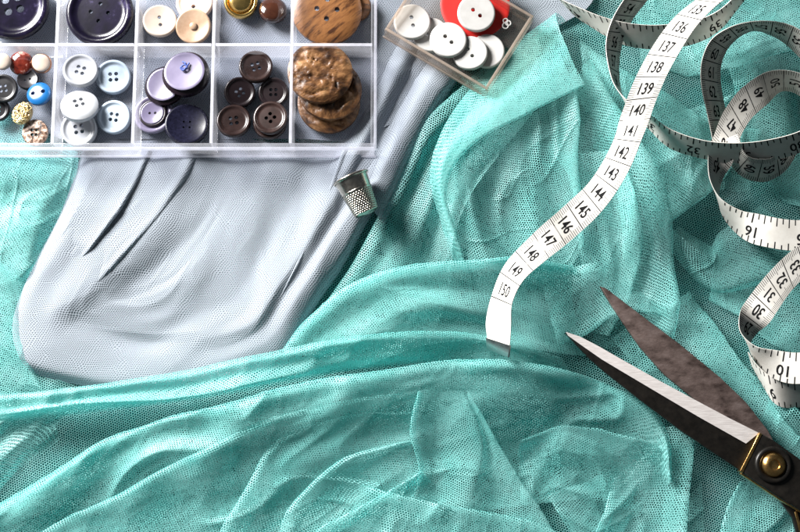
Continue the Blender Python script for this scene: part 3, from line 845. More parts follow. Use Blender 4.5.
B['white'] = principled('white_button', (0.40, 0.41, 0.43), 0.3, stops=[(0.3, (0.35, 0.36, 0.38)), (0.7, (0.42, 0.435, 0.46))], nscale=180, rough_var=.2, bump=.06, bscale=500)
B['bluewhite'] = principled('blue_white_button', (0.33, 0.39, 0.46), 0.3, stops=[(0.3, (0.28, 0.34, 0.41)), (0.7, (0.35, 0.415, 0.485))], nscale=180, rough_var=.2, bump=.06, bscale=500)
B['black'] = principled('black_button', (0.012, 0.011, 0.013), 0.3, rough_var=.2)
B['aubergine'] = principled('aubergine_edge', (0.009, 0.005, 0.008), 0.22)
B['lavender'] = principled('lavender_pearl', (0.36, 0.32, 0.47), 0.2, coat=.3, stops=[(0.3, (0.12, 0.105, 0.17)), (0.7, (0.19, 0.17, 0.245))], nscale=60)
B['navy'] = principled('navy_button', (0.012, 0.012, 0.03), 0.25, spec=.3, stops=[(0.3, (0.003, 0.003, 0.008)), (0.72, (0.009, 0.009, 0.022)), (0.76, (0.30, 0.30, 0.38))], nscale=700)
B['umber'] = principled('dark_brown_button', (0.045, 0.024, 0.021), 0.26, spec=.35, coat=.1, stops=[(0.3, (0.012, 0.006, 0.005)), (0.7, (0.032, 0.018, 0.016))], nscale=150)
B['umber2'] = principled('black_brown_button', (0.010, 0.006, 0.007), 0.26, spec=.3, coat=.1)
B['leather'] = principled('brown_leather', (0.25, 0.11, 0.04), 0.42, spec=.35, bump=0.6, bscale=260, bdist=0.0012, nscale=150, ndetail=9, stretch=(-0.6, (0.7, 1.2, 1)),
                          stops=[(0.34, (0.012, 0.005, 0.003)), (0.46, (0.075, 0.032, 0.012)), (0.58, (0.17, 0.08, 0.031)), (0.76, (0.33, 0.19, 0.09))])
B['blue'] = principled('blue_button', (0.006, 0.08, 0.23), 0.25, coat=.3)
B['red'] = principled('red_card', (0.72, 0.02, 0.015), 0.5, stops=[(0.3, (0.50, 0.010, 0.008)), (0.7, (0.60, 0.02, 0.014))], nscale=60)
B['amber'] = principled('red_brown_glass', (0.25, 0.03, 0.015), 0.1, coat=.5, stops=[(0.35, (0.05, 0.006, 0.004)), (0.58, (0.16, 0.022, 0.012)), (0.72, (0.6, 0.35, 0.28))], nscale=260)
B['charcoal'] = principled('charcoal_button', (0.03, 0.03, 0.033), 0.3, stops=[(0.3, (0.008, 0.008, 0.009)), (0.7, (0.025, 0.024, 0.026))], nscale=200)
B['copper'] = principled('copper', (0.6, 0.3, 0.18), 0.25, 1.0)
B['filigree'] = principled('gold_filigree', (0.8, 0.6, 0.3), 0.22, 1.0, bump=1.0, bscale=900, bdist=0.002, stops=[(0.4, (0.5, 0.33, 0.12)), (0.6, (0.95, 0.78, 0.48))], nscale=600)
B['speckle'] = principled('speckled_shell', (0.3, 0.2, 0.15), 0.35, bump=.6, bscale=500, bdist=.001, stops=[(0.42, (0.03, 0.015, 0.01)), (0.5, (0.25, 0.15, 0.10)), (0.62, (0.6, 0.47, 0.40))], nscale=420)
B['thread'] = principled('blue_thread', (0.03, 0.06, 0.25), 0.6)
B['plastic_white'] = principled('white_plastic', (0.45, 0.44, 0.43), 0.34, stops=[(0.3, (0.41, 0.40, 0.385)), (0.7, (0.48, 0.47, 0.46))], nscale=160, rough_var=.2, bump=.06, bscale=500)
F0 = TZ0 + 1.05

button('large plum marbled four-hole button with pale flecks, next to the other plum button', 14, 6, F0 + 7, 38, B['plum'], 4, 4, 'rim', 15, (4, 3))
button('large smooth dark plum four-hole button lying alone in its compartment', 101, 14, F0 + 6, 36, B['plum'], 4, 4, 'rim', 40, (3, -4), hr=1.1, hd=4.6)
button('cream two-hole button beside the tan and peach buttons', 160, 22, F0 + 3, 18, B['cream'], 2.4, 2, 'dish', 100, (-4, 6))
button('peach two-hole button with thin rim, partly under the tan button', 195, 4, F0 + 1.5, 20, B['peach'], 2.4, 2, 'rim', 80, (-6, -3))
o = button('tan horn button with a small central shank, over the peach button', 194, 27, F0 + 4, 19, B['tan'], 2.6, 0, 'dish', 0, (6, -4))
part_disc(o, 'shank', 4.2, 1.5, 1.5, B['tan'], 'dome', 0, n=20)
o = button('gilt domed button with a raised ring, touching the brown dome', 241, 3, F0 + 1, 18, B['gold'], 4.5, 0, 'groove', 0, (5, 4))
part_disc(o, 'dome', 12, 2.4, 4.0, B['gold'], 'dome', 0)
button('glossy brown domed button beside the gilt one', 273, 12, F0 + 1, 15, B['choc'], 5.5, 0, 'dome', 0, (-14, 6))
button('broad olive wood four-hole button with streaky grain', 327, 12, F0 + 7, 37, B['wood'], 5, 4, 'pillow', 43, (2, 3), hr=1.35, hd=5.2)
button('small wooden button showing only its edge behind the olive wood button', 357, 8, F0 + 0.5, 16, B['wood'], 5, 0, 'pillow', 0, (0, -12))
# mixed small buttons
button('cream oval button with copper rim touching the tray side, upper of the mixed lot', 3, 62, F0 + 7, 9, B['cream'], 3, 0, 'dome', 0, (5, 0))
button('red-brown glassy button with glitter', 22, 64, F0 + 3, 13, B['amber'], 4, 0, 'dome', 0, (6, 0))
o = button('cream cabochon button with copper rim in the mixed lot beside the divider', 42, 64, F0 + 6, 10.5, B['copper'], 2.4, 0, 'flat', 0, (8, 6))
part_disc(o, 'cabochon', 9.2, 2.2, 2.0, B['cream'], 'dome', 0)
button('black ring-shaped button under the blue one', 28, 81, F0 + 2.5, 11, B['black'], 2.6, 2, 'dish', 20, (-8, 6))
button('charcoal four-hole button in the mixed lot', 4, 89, F0 + 4, 15, B['charcoal'], 2.6, 4, 'rim', 10, (5, 3))
button('blue two-slot button, the only blue one', 40, 95, F0 + 5, 13, B['blue'], 3.2, 2, 'pillow', 10, (-10, -6), hr=1.2, hd=2.6)
button('gold filigree oval button in the mixed lot', 23, 114, F0 + 4, 12.5, B['filigree'], 5, 0, 'dome', 60, (6, 4), oval=0.8, rough=0.8)
button('brown speckled shell button with many holes', 36, 133, F0 + 1, 14, B['speckle'], 2.8, 4, 'pillow', 0, (8, -6), hr=0.8)
button('black button peeking from under the charcoal four-hole button', -2, 110, F0 + 0.5, 13, B['black'], 2.8, 4, 'rim', 0, (3, 3))
# white buttons
button('white four-hole button overlapping the blue-white one beside the cross divider', 81, 72, F0 + 5, 18.5, B['white'], 3.2, 4, 'rim', -15, (-8, 5))
button('blue-tinted white four-hole button by the plum divider, half under its neighbour', 114, 78, F0 + 1.2, 18.5, B['bluewhite'], 3.2, 4, 'rim', 5, (2, 3))
button('chunky white four-hole button resting on top of another white one', 80, 108, F0 + 6.5, 19.5, B['white'], 4.6, 4, 'pillow', 25, (-22, 4))
button('blue-tinted white four-hole button beside the chunky white one', 115, 118, F0 + 1.2, 18, B['bluewhite'], 3.2, 4, 'rim', -10, (3, -4))
button('white four-hole button half hidden beneath the chunky white one', 80, 130, F0 + 1.2, 19, B['white'], 3.2, 4, 'rim', 10, (2, -2))
# purple buttons
o = button('lavender button with dark aubergine edge and a blue thread through it', 187, 76, F0 + 7.5, 25, B['aubergine'], 5.5, 0, 'pillow', 0, (-7, -5))
part_disc(o, 'face', 21.5, 1.0, 5.1, B['lavender'], 'dish')
bm = bmesh.new()
cvs = catmull([(-1, 2.6, 6.4), (0.8, 1.2, 6.9), (-1.0, -0.6, 7.2), (0.6, -2.2, 7.0), (1.8, -0.8, 7.3), (0.3, 0.2, 7.6), (-1.6, -1.2, 7.2), (-0.4, -2.6, 7.0), (1.0, -1.6, 7.4), (2.6, 1.6, 6.6)], 70)


def tube(bm, pts, rad, m=6):
    rings = []
    for k, p in enumerate(pts):
        t = Vector(pts[min(k + 1, len(pts) - 1)] - pts[max(k - 1, 0)]).normalized()
        a = t.orthogonal().normalized(); b = t.cross(a)
        rings.append([bm.verts.new((Vector(p) + (a * math.cos(q) + b * math.sin(q)) * rad)) for q in (2 * math.pi * i / m for i in range(m))])
    for r1, r2 in zip(rings, rings[1:]):
        best = min(range(m), key=lambda s: (r1[0].co - r2[s].co).length)
        for i in range(m):
            bm.faces.new((r1[i], r1[(i + 1) % m], r2[(i + 1 + best) % m], r2[(i + best) % m]))
    bm.faces.new(rings[0][::-1]); bm.faces.new(rings[-1])


tube(bm, cvs * 0.001 + np.array([0.0, 0.0025, 0]), 0.00042)
th_ = link('thread', bm_mesh('thread', bm), B['thread'], o, smooth=180, world_space=False)
o = button('lavender button with aubergine edge lying under the threaded one', 166, 87, F0 + 3.5, 22, B['aubergine'], 3.6, 0, 'pillow', 0, (-5, -8))
part_disc(o, 'face', 18.5, 0.9, 3.3, B['lavender'], 'dish')
o = button('pale lavender two-hole button with a ring moulding beside the navy button', 154, 115, F0 + 1.0, 21, B['lavender'], 2.4, 0, 'rim', 0, (-3, -5))
part_disc(o, 'ring', 15, 1.3, 1.8, B['aubergine'], 'dish', 0)
part_disc(o, 'centre', 12.5, 1.4, 2.2, B['lavender'], 'dish', 2, hr=.7)
button('navy button flecked with tiny glints', 187, 126, F0 + 3.5, 23, B['navy'], 3.2, 4, 'dish', 0, (-8, 4), hr=.55, hd=2.2)
# brown four-hole buttons
button('dark brown four-hole button standing clear by the cross divider', 256, 68, F0 + 3.5, 18, B['umber'], 2.8, 4, 'rim', 20, (-7, 4))
button('black-brown four-hole button between two brown ones, touching the navy side divider', 240, 93, F0 + 1.6, 16.5, B['umber2'], 2.6, 4, 'rim', 35, (3, 4))
button('black-brown four-hole button beside the leather buttons divider', 274, 93, F0 + 1.6, 16, B['umber2'], 2.6, 4, 'rim', 0, (4, -5))
button('dark brown four-hole button near the tray front wall and the navy button', 234, 122, F0 + 2.6, 18, B['umber'], 2.8, 4, 'rim', 10, (-6, 2))
button('dark brown four-hole button lying on another, near the leather stack', 271, 119, F0 + 4.4, 18.2, B['umber'], 2.8, 4, 'rim', 50, (-5, -4))
button('brown button almost hidden beneath the one by the leather stack', 270, 124, F0 + 1.0, 17.5, B['umber'], 2.8, 4, 'rim', 0, (-2, 2))
LEATHER = []
# leather stack
LEATHER.append(button('wrinkled brown leather button on top of its stack', 320, 74, F0 + 11.6, 34, B['leather'], 5, 0, 'pillow', 20, (-5, 6), rough=1.3, dense=True, n=72, seed=5))
LEATHER.append(button('wrinkled brown leather button in the middle of its stack', 330, 91, F0 + 6.2, 33.5, B['leather'], 5, 0, 'pillow', 80, (-5, 3), rough=1.6, dense=True, n=56, seed=8))
LEATHER.append(button('wrinkled brown leather button at the bottom of its stack', 329, 104, F0 + 1.0, 33, B['leather'], 5, 0, 'pillow', 140, (0, 1), rough=1.4, dense=True, n=56, seed=9))

# ------------------------------------------------------------------ small open box of white buttons
BZ0, BZ1 = 17.5, 28.0
cA, cB, cC = (P(x, y, BZ1)[:2] * 1000 for x, y in ((384, 30), (487, 91), (531, 14)))
ex = (cB - cA); lx = np.linalg.norm(ex); ex /= lx
ey = np.array([-ex[1], ex[0]])
ly = float((cC - cB) @ ey)
bx_root = empty('button_box', (*((cA + cC) * .0005), BZ0 * .001))
tag(bx_root, 'small yellowed clear plastic box of white buttons resting on tulle', 'box')


def rot_box(name, x0, x1, y0, y1, z0, z1, mat, bev=.4):
    o = box_part(name, (x0, x1, y0, y1, z0, z1), mat, None, bev)
    o.parent = bx_root
    o.matrix_parent_inverse = Matrix.Translation(bx_root.location).inverted()
    o.matrix_basis = Matrix(((ex[0], ey[0], 0, cA[0] * .001), (ex[1], ey[1], 0, cA[1] * .001), (0, 0, 1, 0), (0, 0, 0, 1)))
    return o


rot_box('box_floor', 0, lx, 0, ly, BZ0, BZ0 + 1.2, M['smoky_floor'])
rot_box('side_wall', 0, lx, 0, 2.0, BZ0 + 1.21, BZ1, M['smoky'], .7)
rot_box('side_wall', 0, lx, ly - 2.0, ly, BZ0 + 1.21, BZ1, M['smoky'], .7)
rot_box('side_wall', 0, 2.0, 2.01, ly - 2.01, BZ0 + 1.21, BZ1, M['smoky'], .7)
rot_box('side_wall', lx - 2.0, lx, 2.01, ly - 2.01, BZ0 + 1.21, BZ1, M['smoky'], .7)
rot_box('box_edge', .3, lx - .3, .3, 1.7, BZ1 + .01, BZ1 + .7, M['smoky_edge'], .3)
rot_box('box_edge', .3, lx - .3, ly - 1.7, ly - .3, BZ1 + .01, BZ1 + .7, M['smoky_edge'], .3)
rot_box('box_edge', .3, 1.7, 1.75, ly - 1.75, BZ1 + .01, BZ1 + .7, M['smoky_edge'], .3)
rot_box('box_edge', lx - 1.7, lx - .3, 1.75, ly - 1.75, BZ1 + .01, BZ1 + .7, M['smoky_edge'], .3)
rot_box('box_edge', -.6, lx + .6, -.7, -.02, BZ0, BZ0 + 2.2, M['smoky_edge'], .3)
G2 = 'white buttons in the small box'
Z0 = BZ0 + 1.3
o = button('round red card with a small white loop on its edge, under a white button', 475, 5, Z0 + 1, 37, B['red'], 1.4, 0, 'flat', 0, (2, 2), group='contents of the small box')
o.name = 'red_card'; o['category'] = 'card'
bm = bmesh.new()
for cx, cy, rr in ((15.5, -11.6, 1.5), (17.0, -10.2, 1.3), (15.6, -9.0, 1.2)):
    a = np.linspace(0, 2 * math.pi, 20)
    tube(bm, np.stack([cx + rr * np.cos(a), cy + rr * np.sin(a), 1.9 + 0 * a], 1) * .001, 0.0004)
link('loop', bm_mesh('loop', bm), B['plastic_white'], o, smooth=180, world_space=False)
button('white two-hole button at the box corner touching the tray side', 412, 23, Z0 + 3.5, 19.5, B['plastic_white'], 2.4, 2, 'flat', -80, (-3, 3), G2)
button('white button half hidden between two others on the box floor', 431, 36, Z0 + .3, 19, B['plastic_white'], 2.4, 2, 'flat', 0, (-2, 2), G2)
button('white two-hole button lying on top of its neighbours along the front wall', 448, 41, Z0 + 4.5, 19.5, B['plastic_white'], 2.4, 2, 'flat', -45, (-4, 2), G2)
button('white two-hole button lying on the red card', 476, 14, Z0 + 4.8, 20, B['plastic_white'], 2.4, 2, 'flat', -40, (3, 4), G2)
button('white two-hole button leaning on a hidden white disc near the front corner', 470, 54, Z0 + 2.7, 18.5, B['plastic_white'], 2.4, 2, 'flat', -60, (-3, -3), G2)
button('plain white button mostly under the leaning one near the front corner', 487, 52, Z0 + .3, 18.5, B['plastic_white'], 2.4, 0, 'flat', 0, (0, -2), G2)


# ------------------------------------------------------------------ thimble
def thimble():
    ax0 = P(351, 178, 27.5); ax1 = P(367, 214, 26.0)
    d = Vector(ax1 - ax0); Ln = d.length; d.normalize()
    side = d.cross(Vector((0, 0, 1))).normalized(); up = side.cross(d)
    root = empty('thimble', P(358, 196, 18))
    tag(root, 'dimpled metal thimble lying on its side on the grey cloth', 'thimble')
    nA = 264; nL = 120
    r0, r1 = 8.7e-3, 6.2e-3
    A = np.linspace(0, 2 * math.pi, nA, endpoint=False)
    prof = []
    for t in np.linspace(0, 1, nL):
        r = r0 + (r1 - r0) * t
        if t > 0.93: r *= math.sqrt(max(0, 1 - ((t - 0.93) / 0.07)**2)) * 0.35 + 0.65
        if 0.36 < t < 0.375: r += 0.0002
        prof.append((t, r))
    V = []; Fc = []
    rows = 11; cols = 33
    for t, r in prof:
        for a in A:
            q = 0
            if 0.39 < t < 0.95:
                u = a / (2 * math.pi) * cols; w = (t - 0.39) / 0.56 * rows
                fu = (u + 0.5 * (int(w) % 2)) % 1 - .5; fw = w % 1 - .5
                q = -0.00042 * max(0, 1 - (fu * fu + fw * fw) * 5.5)
            V.append(Vector(ax0) + d * (Ln * t) + (side * math.cos(a) + up * math.sin(a)) * (r + q))
    for i in range(nL - 1):
        for j in range(nA):
            Fc.append((i * nA + j, i * nA + (j + 1) % nA, (i + 1) * nA + (j + 1) % nA, (i + 1) * nA + j))
    c = len(V); V.append(Vector(ax0) + d * (Ln * 1.02))
    for j in range(nA): Fc.append(((nL - 1) * nA + j, (nL - 1) * nA + (j + 1) % nA, c))
    # inner wall
    b0 = len(V)
    for t in (0.0, 0.5, 0.93):
        for a in A[::4]:
            V.append(Vector(ax0) + d * (Ln * t) + (side * math.cos(a) + up * math.sin(a)) * (r0 + (r1 - r0) * t - 7e-4))
    m = nA // 4
    for i in range(2):
        for j in range(m):
            Fc.append((b0 + i * m + j, b0 + (i + 1) * m + j, b0 + (i + 1) * m + (j + 1) % m, b0 + i * m + (j + 1) % m))
    link('cup', pydata('cup', V, Fc), M['nickel'], root, smooth=60)
    bm = bmesh.new()
    pts = np.stack([np.array(Vector(ax0) + (side * math.cos(a) + up * math.sin(a)) * (r0 + .0001)) for a in np.linspace(0, 2 * math.pi, 65)])
    tube(bm, pts, 0.0008, 10)
    link('rim', bm_mesh('rim', bm), M['nickel'], root, smooth=180)


thimble()

# ------------------------------------------------------------------ tape measure
TW = 0.0152
GLYPH = {}


def glyph(txt):
    if txt not in GLYPH:
        c = bpy.data.curves.new('t', 'FONT'); c.body = txt; c.size = 1.0; c.offset = 0.012; c.resolution_u = 3
        o = bpy.data.objects.new('t', c); COL.objects.link(o)
        bpy.context.view_layer.update()
        me = bpy.data.meshes.new_from_object(o.evaluated_get(bpy.context.evaluated_depsgraph_get()))
        bpy.data.objects.remove(o)
        bm = bmesh.new(); bm.from_mesh(me)
        for ax in (1, 0):
            cs = [v.co[ax] for v in bm.verts]
            for q in np.linspace(min(cs), max(cs), 9)[1:-1]:
                co = [0, 0, 0]; no = [0, 0, 0]; co[ax] = q + 1e-4; no[ax] = 1
                bmesh.ops.bisect_plane(bm, geom=bm.verts[:] + bm.edges[:] + bm.faces[:], plane_co=co, plane_no=no, dist=1e-5)
        bmesh.ops.triangulate(bm, faces=bm.faces)
        bm.verts.index_update()
        vs = np.array([v.co[:] for v in bm.verts]); fs = [[v.index for v in f.verts] for f in bm.faces]
        bm.free(); bpy.data.meshes.remove(me)
        vs[:, 0] -= (vs[:, 0].min() + vs[:, 0].max()) / 2
        vs[:, 1] -= (vs[:, 1].min() + vs[:, 1].max()) / 2
        vs /= vs[:, 1].max() - vs[:, 1].min()
        GLYPH[txt] = (vs, fs)
    return GLYPH[txt]


class Ribbon:
    """stations: (ax, ay, az, bx, by, sign): two edges of the tape; the second edge's height follows from the tape's width"""

    def __init__(self, st, root, N=260, name='ribbon'):
        a, b = [], []
        for ax, ay, az, bx, by, sg in st:
            pa = P(ax, ay, az); d = ray(bx, by); d = d / np.linalg.norm(d)
            oc = CAM - pa; bq = d @ oc; cq = oc @ oc - TW * TW
            disc = bq * bq - cq
            t = -bq + (math.sqrt(disc) * (-sg) if disc > 0 else 0)      # sg>0: second edge nearer the camera
            a.append(pa); b.append(CAM + d * t)
        a = np.array(a); b = np.array(b)
        # smooth both rails with a common parameter
        both = np.concatenate([a, b], 1)
        self.A, self.B = self._spline(both, N)
        for _ in range(3):
            m = (self.A + self.B) / 2; w = self.B - self.A
            w = w / np.linalg.norm(w, axis=1, keepdims=True) * TW
            self.A = m - w / 2; self.B = m + w / 2
            for X in (self.A, self.B): X[1:-1] = (X[:-2] + 2 * X[1:-1] + X[2:]) / 4
        m = (self.A + self.B) / 2
        self.s = np.concatenate([[0], np.cumsum(np.linalg.norm(np.diff(m, axis=0), axis=1))])
        t = np.gradient(m, axis=0); w = self.B - self.A
        n = np.cross(t, w); self.n = n / np.linalg.norm(n, axis=1, keepdims=True)
        self.m = m
        self.root = root
        N = len(m); V = []
        hw = 0.00016
        for k in range(N):
            V += [self.A[k] + self.n[k] * hw, self.B[k] + self.n[k] * hw, self.B[k] - self.n[k] * hw, self.A[k] - self.n[k] * hw]
        Fc = [(4 * k + i, 4 * k + (i + 1) % 4, 4 * k + 4 + (i + 1) % 4, 4 * k + 4 + i) for k in range(N - 1) for i in range(4)]
        Fc += [(3, 2, 1, 0), (4 * N - 4, 4 * N - 3, 4 * N - 2, 4 * N - 1)]
        bm = bmesh.new(); me = pydata(name, V, Fc); bm.from_mesh(me); bpy.data.meshes.remove(me)
        self.obj = link(name, bm_mesh(name, bm), M['tape'], root, smooth=40)

    @staticmethod
    def _spline(q, N):
        ext = np.vstack([2 * q[0] - q[1], q, 2 * q[-1] - q[-2]])
        out = []
        for k in range(len(q) - 1):
            a, b, c, d = ext[k:k + 4]
            dab, dbc, dcd = (np.linalg.norm(x) ** .5 + 1e-6 for x in (b - a, c - b, d - c))
            t1 = dbc * ((b - a) / dab - (c - a) / (dab + dbc) + (c - b) / dbc)
            t2 = dbc * ((c - b) / dbc - (d - b) / (dbc + dcd) + (d - c) / dcd)
            t = np.linspace(0, 1, 30, endpoint=False)[:, None]
            out.append((2*t**3-3*t**2+1)*b + (t**3-2*t**2+t)*t1 + (-2*t**3+3*t**2)*c + (t**3-t**2)*t2)
        out.append(q[-1:])
        z = np.vstack(out)
        m = (z[:, :3] + z[:, 3:]) / 2
        s = np.concatenate([[0], np.cumsum(np.linalg.norm(np.diff(m, axis=0), axis=1))])
        ss = np.linspace(0, s[-1], N)
        z = np.stack([np.interp(ss, s, z[:, i]) for i in range(6)], 1)
        return z[:, :3].copy(), z[:, 3:].copy()

    def at(self, s, w, side, off=0.00027):
        """s along (m), w across (m, from the middle towards the second edge)"""
        s = np.clip(np.asarray(s, float), 0, self.s[-1])
        f = lambda X: np.stack([np.interp(s, self.s, X[:, i]) for i in range(3)], -1)
        mm = f(self.m); ww = f(self.B - self.A); ww /= np.linalg.norm(ww, axis=-1, keepdims=True)
        return mm + ww * np.asarray(w)[..., None] + f(self.n) * (side * off)

    def s_at(self, px, py):
        """tape position whose middle is seen closest to a photo pixel"""
        d = ray(px, py); d = d / np.linalg.norm(d)
        r = self.m - CAM
        x = np.linalg.norm(r - (r @ d)[:, None] * d, axis=1)
        return self.s[int(np.argmin(x))]

    def side_facing(self, s):
        k = int(np.argmin(np.abs(self.s - s)))
        return 1 if self.n[k] @ (CAM - self.m[k]) > 0 else -1

    def text(self, txt, s0, w0, size, side, up, squeeze=0.72):
        """up: ('s', +1/-1) or ('w', +1/-1): the text's upward direction along or across the tape"""
        v, f = glyph(txt)
        k = int(np.argmin(np.abs(self.s - s0)))
        t = np.gradient(self.m, axis=0)[k]; w = (self.B - self.A)[k]; nn = self.n[k] * side
        upv = (t if up[0] == 's' else w) * up[1]
        right = np.cross(upv, nn)
        x = v[:, 0] * size * squeeze; y = v[:, 1] * size
        if up[0] == 's':
            rs = 1 if right @ w > 0 else -1
            s = s0 + y * up[1]; ww = w0 + x * rs
        else:
            rs = 1 if right @ t > 0 else -1
            s = s0 + x * rs; ww = w0 + y * up[1]
        if s.min() < 0 or s.max() > self.s[-1]: return
        co = self.at(s, ww, side)
        o = link('printed_number', pydata('printed_number', co, [tuple(q) for q in f]), M['ink'], self.obj)
        o.matrix_parent_inverse = Matrix.Identity(4)

    def ticks(self, marks, side):
        """marks: (s, w0, w1, half width)"""
        V, Fc = [], []
        for s, w0, w1, h in marks:
            if s - h < 0.0003 or s + h > self.s[-1] - 0.0003: continue
            b = len(V); n = 5
            for q in np.linspace(w0, w1, n):
                V += list(self.at(np.array([s - h, s + h]), np.array([q, q]), side, 0.0002))
            Fc += [(b + 2 * i, b + 2 * i + 1, b + 2 * i + 3, b + 2 * i + 2) for i in range(n - 1)]
        if V:
            o = link('tick_marks', pydata('tick_marks', V, Fc), M['ink'], self.obj)
            o['kind'] = 'stuff'
            o.matrix_parent_inverse = Matrix.Identity(4)

    def cm_face(self, s_mark, num, dirn, side, s0=0.0, s1=None, cm=0.010):
        """s_mark: the place of the full line of number num; numbers fall towards dirn"""
        s1 = self.s[-1] if s1 is None else s1
        marks = []
        k = -60
        while k < 60:
            s = s_mark + dirn * k * cm
            if s0 <= s <= s1:
                marks.append((s, -TW * .5, TW * .5, 0.00024))
            for j in range(1, 10):
                q = s + dirn * j * cm * 0.1
                if s0 <= q <= s1:
                    l = 0.0042 if j == 5 else 0.0030
                    marks.append((q, -TW * .5, -TW * .5 + l, 0.00013)); marks.append((q, TW * .5 - l, TW * .5, 0.00013))
            c = s + dirn * cm * 0.46
            if s0 <= c <= s1 and num - k > 0:
                self.text(str(num - k), c, 0.0, 0.0062, side, ('s', dirn), 0.62)
            k += 1
        self.ticks(marks, side)

    def inch_face(self, s_mark, num, step, side, up, s0=0.0, s1=None, inch=0.0254):
        """number num at s_mark; the next one (num+step) one inch further along"""
        s1 = self.s[-1] if s1 is None else s1
        marks = []
        for k in range(-10, 11):
            s = s_mark + k * inch
            n = num + step * k
            if s0 <= s <= s1:
                marks.append((s, -up * TW * .5, -up * (TW * .5 - 0.0050), 0.00035))
                if n > 0: self.text(str(n), s + 0.0004, up * TW * 0.13, 0.0056, side, ('w', up), 0.95)
            for j in range(8):
                q = s + inch * j / 8
                if not s0 <= q <= s1: continue
                l = 0.0042 if j % 2 == 0 else 0.0027
                if j: marks.append((q, -up * TW * .5, -up * (TW * .5 - l), 0.00028))
                marks.append((q, up * TW * .5, up * (TW * .5 - l * .8), 0.00028))
        self.ticks(marks, side)


tape = empty('tape_measure', P(690, 100, 12))
tag(tape, 'white tailor tape measure with black numbers looping over the tulle', 'tape measure')

# run showing 135 to 150, ending in the metal tip
R1 = Ribbon([(488, 350, 24, 508, 357, 1), (487, 335, 25, 510, 342, 1), (486, 322, 25, 511, 326, 1), (492, 295, 26, 512, 304, 1), (504, 266, 27, 523, 281, 1), (529, 238, 29, 545, 261, 1),
             (560, 209, 30, 577, 236, 1), (587, 185, 32, 606, 206, 1), (604, 160, 34, 629, 170, 1), (616, 134, 36, 643, 136, 1), (623, 110, 38, 654, 106, 1),
             (637, 75, 41, 667, 75, 1), (659, 37, 44, 685, 43, 1), (676, 16, 47, 700, 22, 1), (700, -3, 50, 724, 0, 1), (722, -18, 48, 742, -4, 1), (748, -22, 40, 756, -6, 1)], tape, 360)
s150 = R1.s_at(502, 300); s136 = R1.s_at(681, 40)
sd = R1.side_facing(s150)
print('tape 150->136 mm', (s136 - s150) * 1000)
R1.cm_face(s150, 150, 1, sd, s150 - 0.0001, R1.s_at(712, 0), (s136 - s150) / 14)
# metal tip
V = []; hw = 0.0005
for s in np.linspace(0, 0.0058, 6):
    for side in (1, -1):
        for w in (-TW * .53, TW * .53):
            V.append(R1.at(np.array([s]), np.array([w]), side, hw)[0])
Fc = []
for k in range(5):
    b = 4 * k; ring = (0, 1, 3, 2)
    for i in range(4):
        Fc.append((b + ring[i], b + ring[(i + 1) % 4], b + 4 + ring[(i + 1) % 4], b + 4 + ring[i]))
Fc += [(0, 2, 3, 1), (20, 21, 23, 22)]
bm = bmesh.new(); me = pydata('end_tip', V, Fc); bm.from_mesh(me); bpy.data.meshes.remove(me)
link('end_tip', bm_mesh('end_tip', bm), M['tip'], tape, smooth=30)

# band behind it with inch numbers
R2 = Ribbon([(548, -12, 34, 562, 1, -1), (559, -2, 34, 574, 15, -1), (580, 8, 34, 593, 28, -1), (600, 16, 34, 611, 39, -1), (622, 22, 34, 628, 46, -1), (647, 25, 34, 650, 49, -1),
             (672, 24, 34, 680, 47, -1), (697, 20, 34, 704, 40, -1), (716, 12, 36, 722, 28, -1), (731, 0, 38, 736, 11, -1), (742, -14, 40, 750, -7, -1)], tape)
sd = R2.side_facing(R2.s_at(640, 35))
R2.inch_face(R2.s_at(619, 27), 41, -1, sd, 1)

# loop with the band that shows 32 and 31
R3 = Ribbon([(640, -20, 33, 660, -14, -1), (625, -2, 34, 646, 2, -1), (612, 20, 35, 631, 22, -1), (606, 42, 36, 622, 44, -1), (608, 64, 36, 619, 70, -1), (615, 86, 36, 622, 94, -1),
             (630, 103, 36, 632, 114, -1), (650, 115, 36, 648, 128, -1), (670, 129, 36, 668, 147, -1), (702, 140, 37, 700, 158, -1), (735, 143, 38, 736, 163, -1), (767, 140, 39, 773, 160, -1),
             (800, 131, 41, 806, 150, -1), (830, 112, 41, 838, 130, -1)], tape)
sA = R3.s_at(620, 60); R3.cm_face(R3.s_at(618, 32), 55, -1, R3.side_facing(sA), 0, R3.s_at(618, 85))
s32 = R3.s_at(693, 148)
R3.inch_face(s32, 32, -1, R3.side_facing(s32), 1, R3.s_at(640, 112))

# tall loop behind it
R4 = Ribbon([(716, 158, 24, 732, 150, -1), (711, 132, 27, 728, 130, -1), (706, 108, 30, 725, 108, -1), (701, 82, 32, 721, 86, -1), (702, 60, 33, 721, 66, -1), (711, 40, 34, 727, 50, -1), (728, 28, 35, 738, 38, -1),
             (748, 22, 36, 753, 31, -1), (770, 21, 37, 768, 34, -1), (790, 25, 38, 784, 43, -1), (812, 38, 38, 800, 58, -1), (834, 62, 38, 816, 80, -1)], tape)
s6 = R4.s_at(712, 100); R4.cm_face(R4.s_at(716, 120), 63, 1, R4.side_facing(s6))

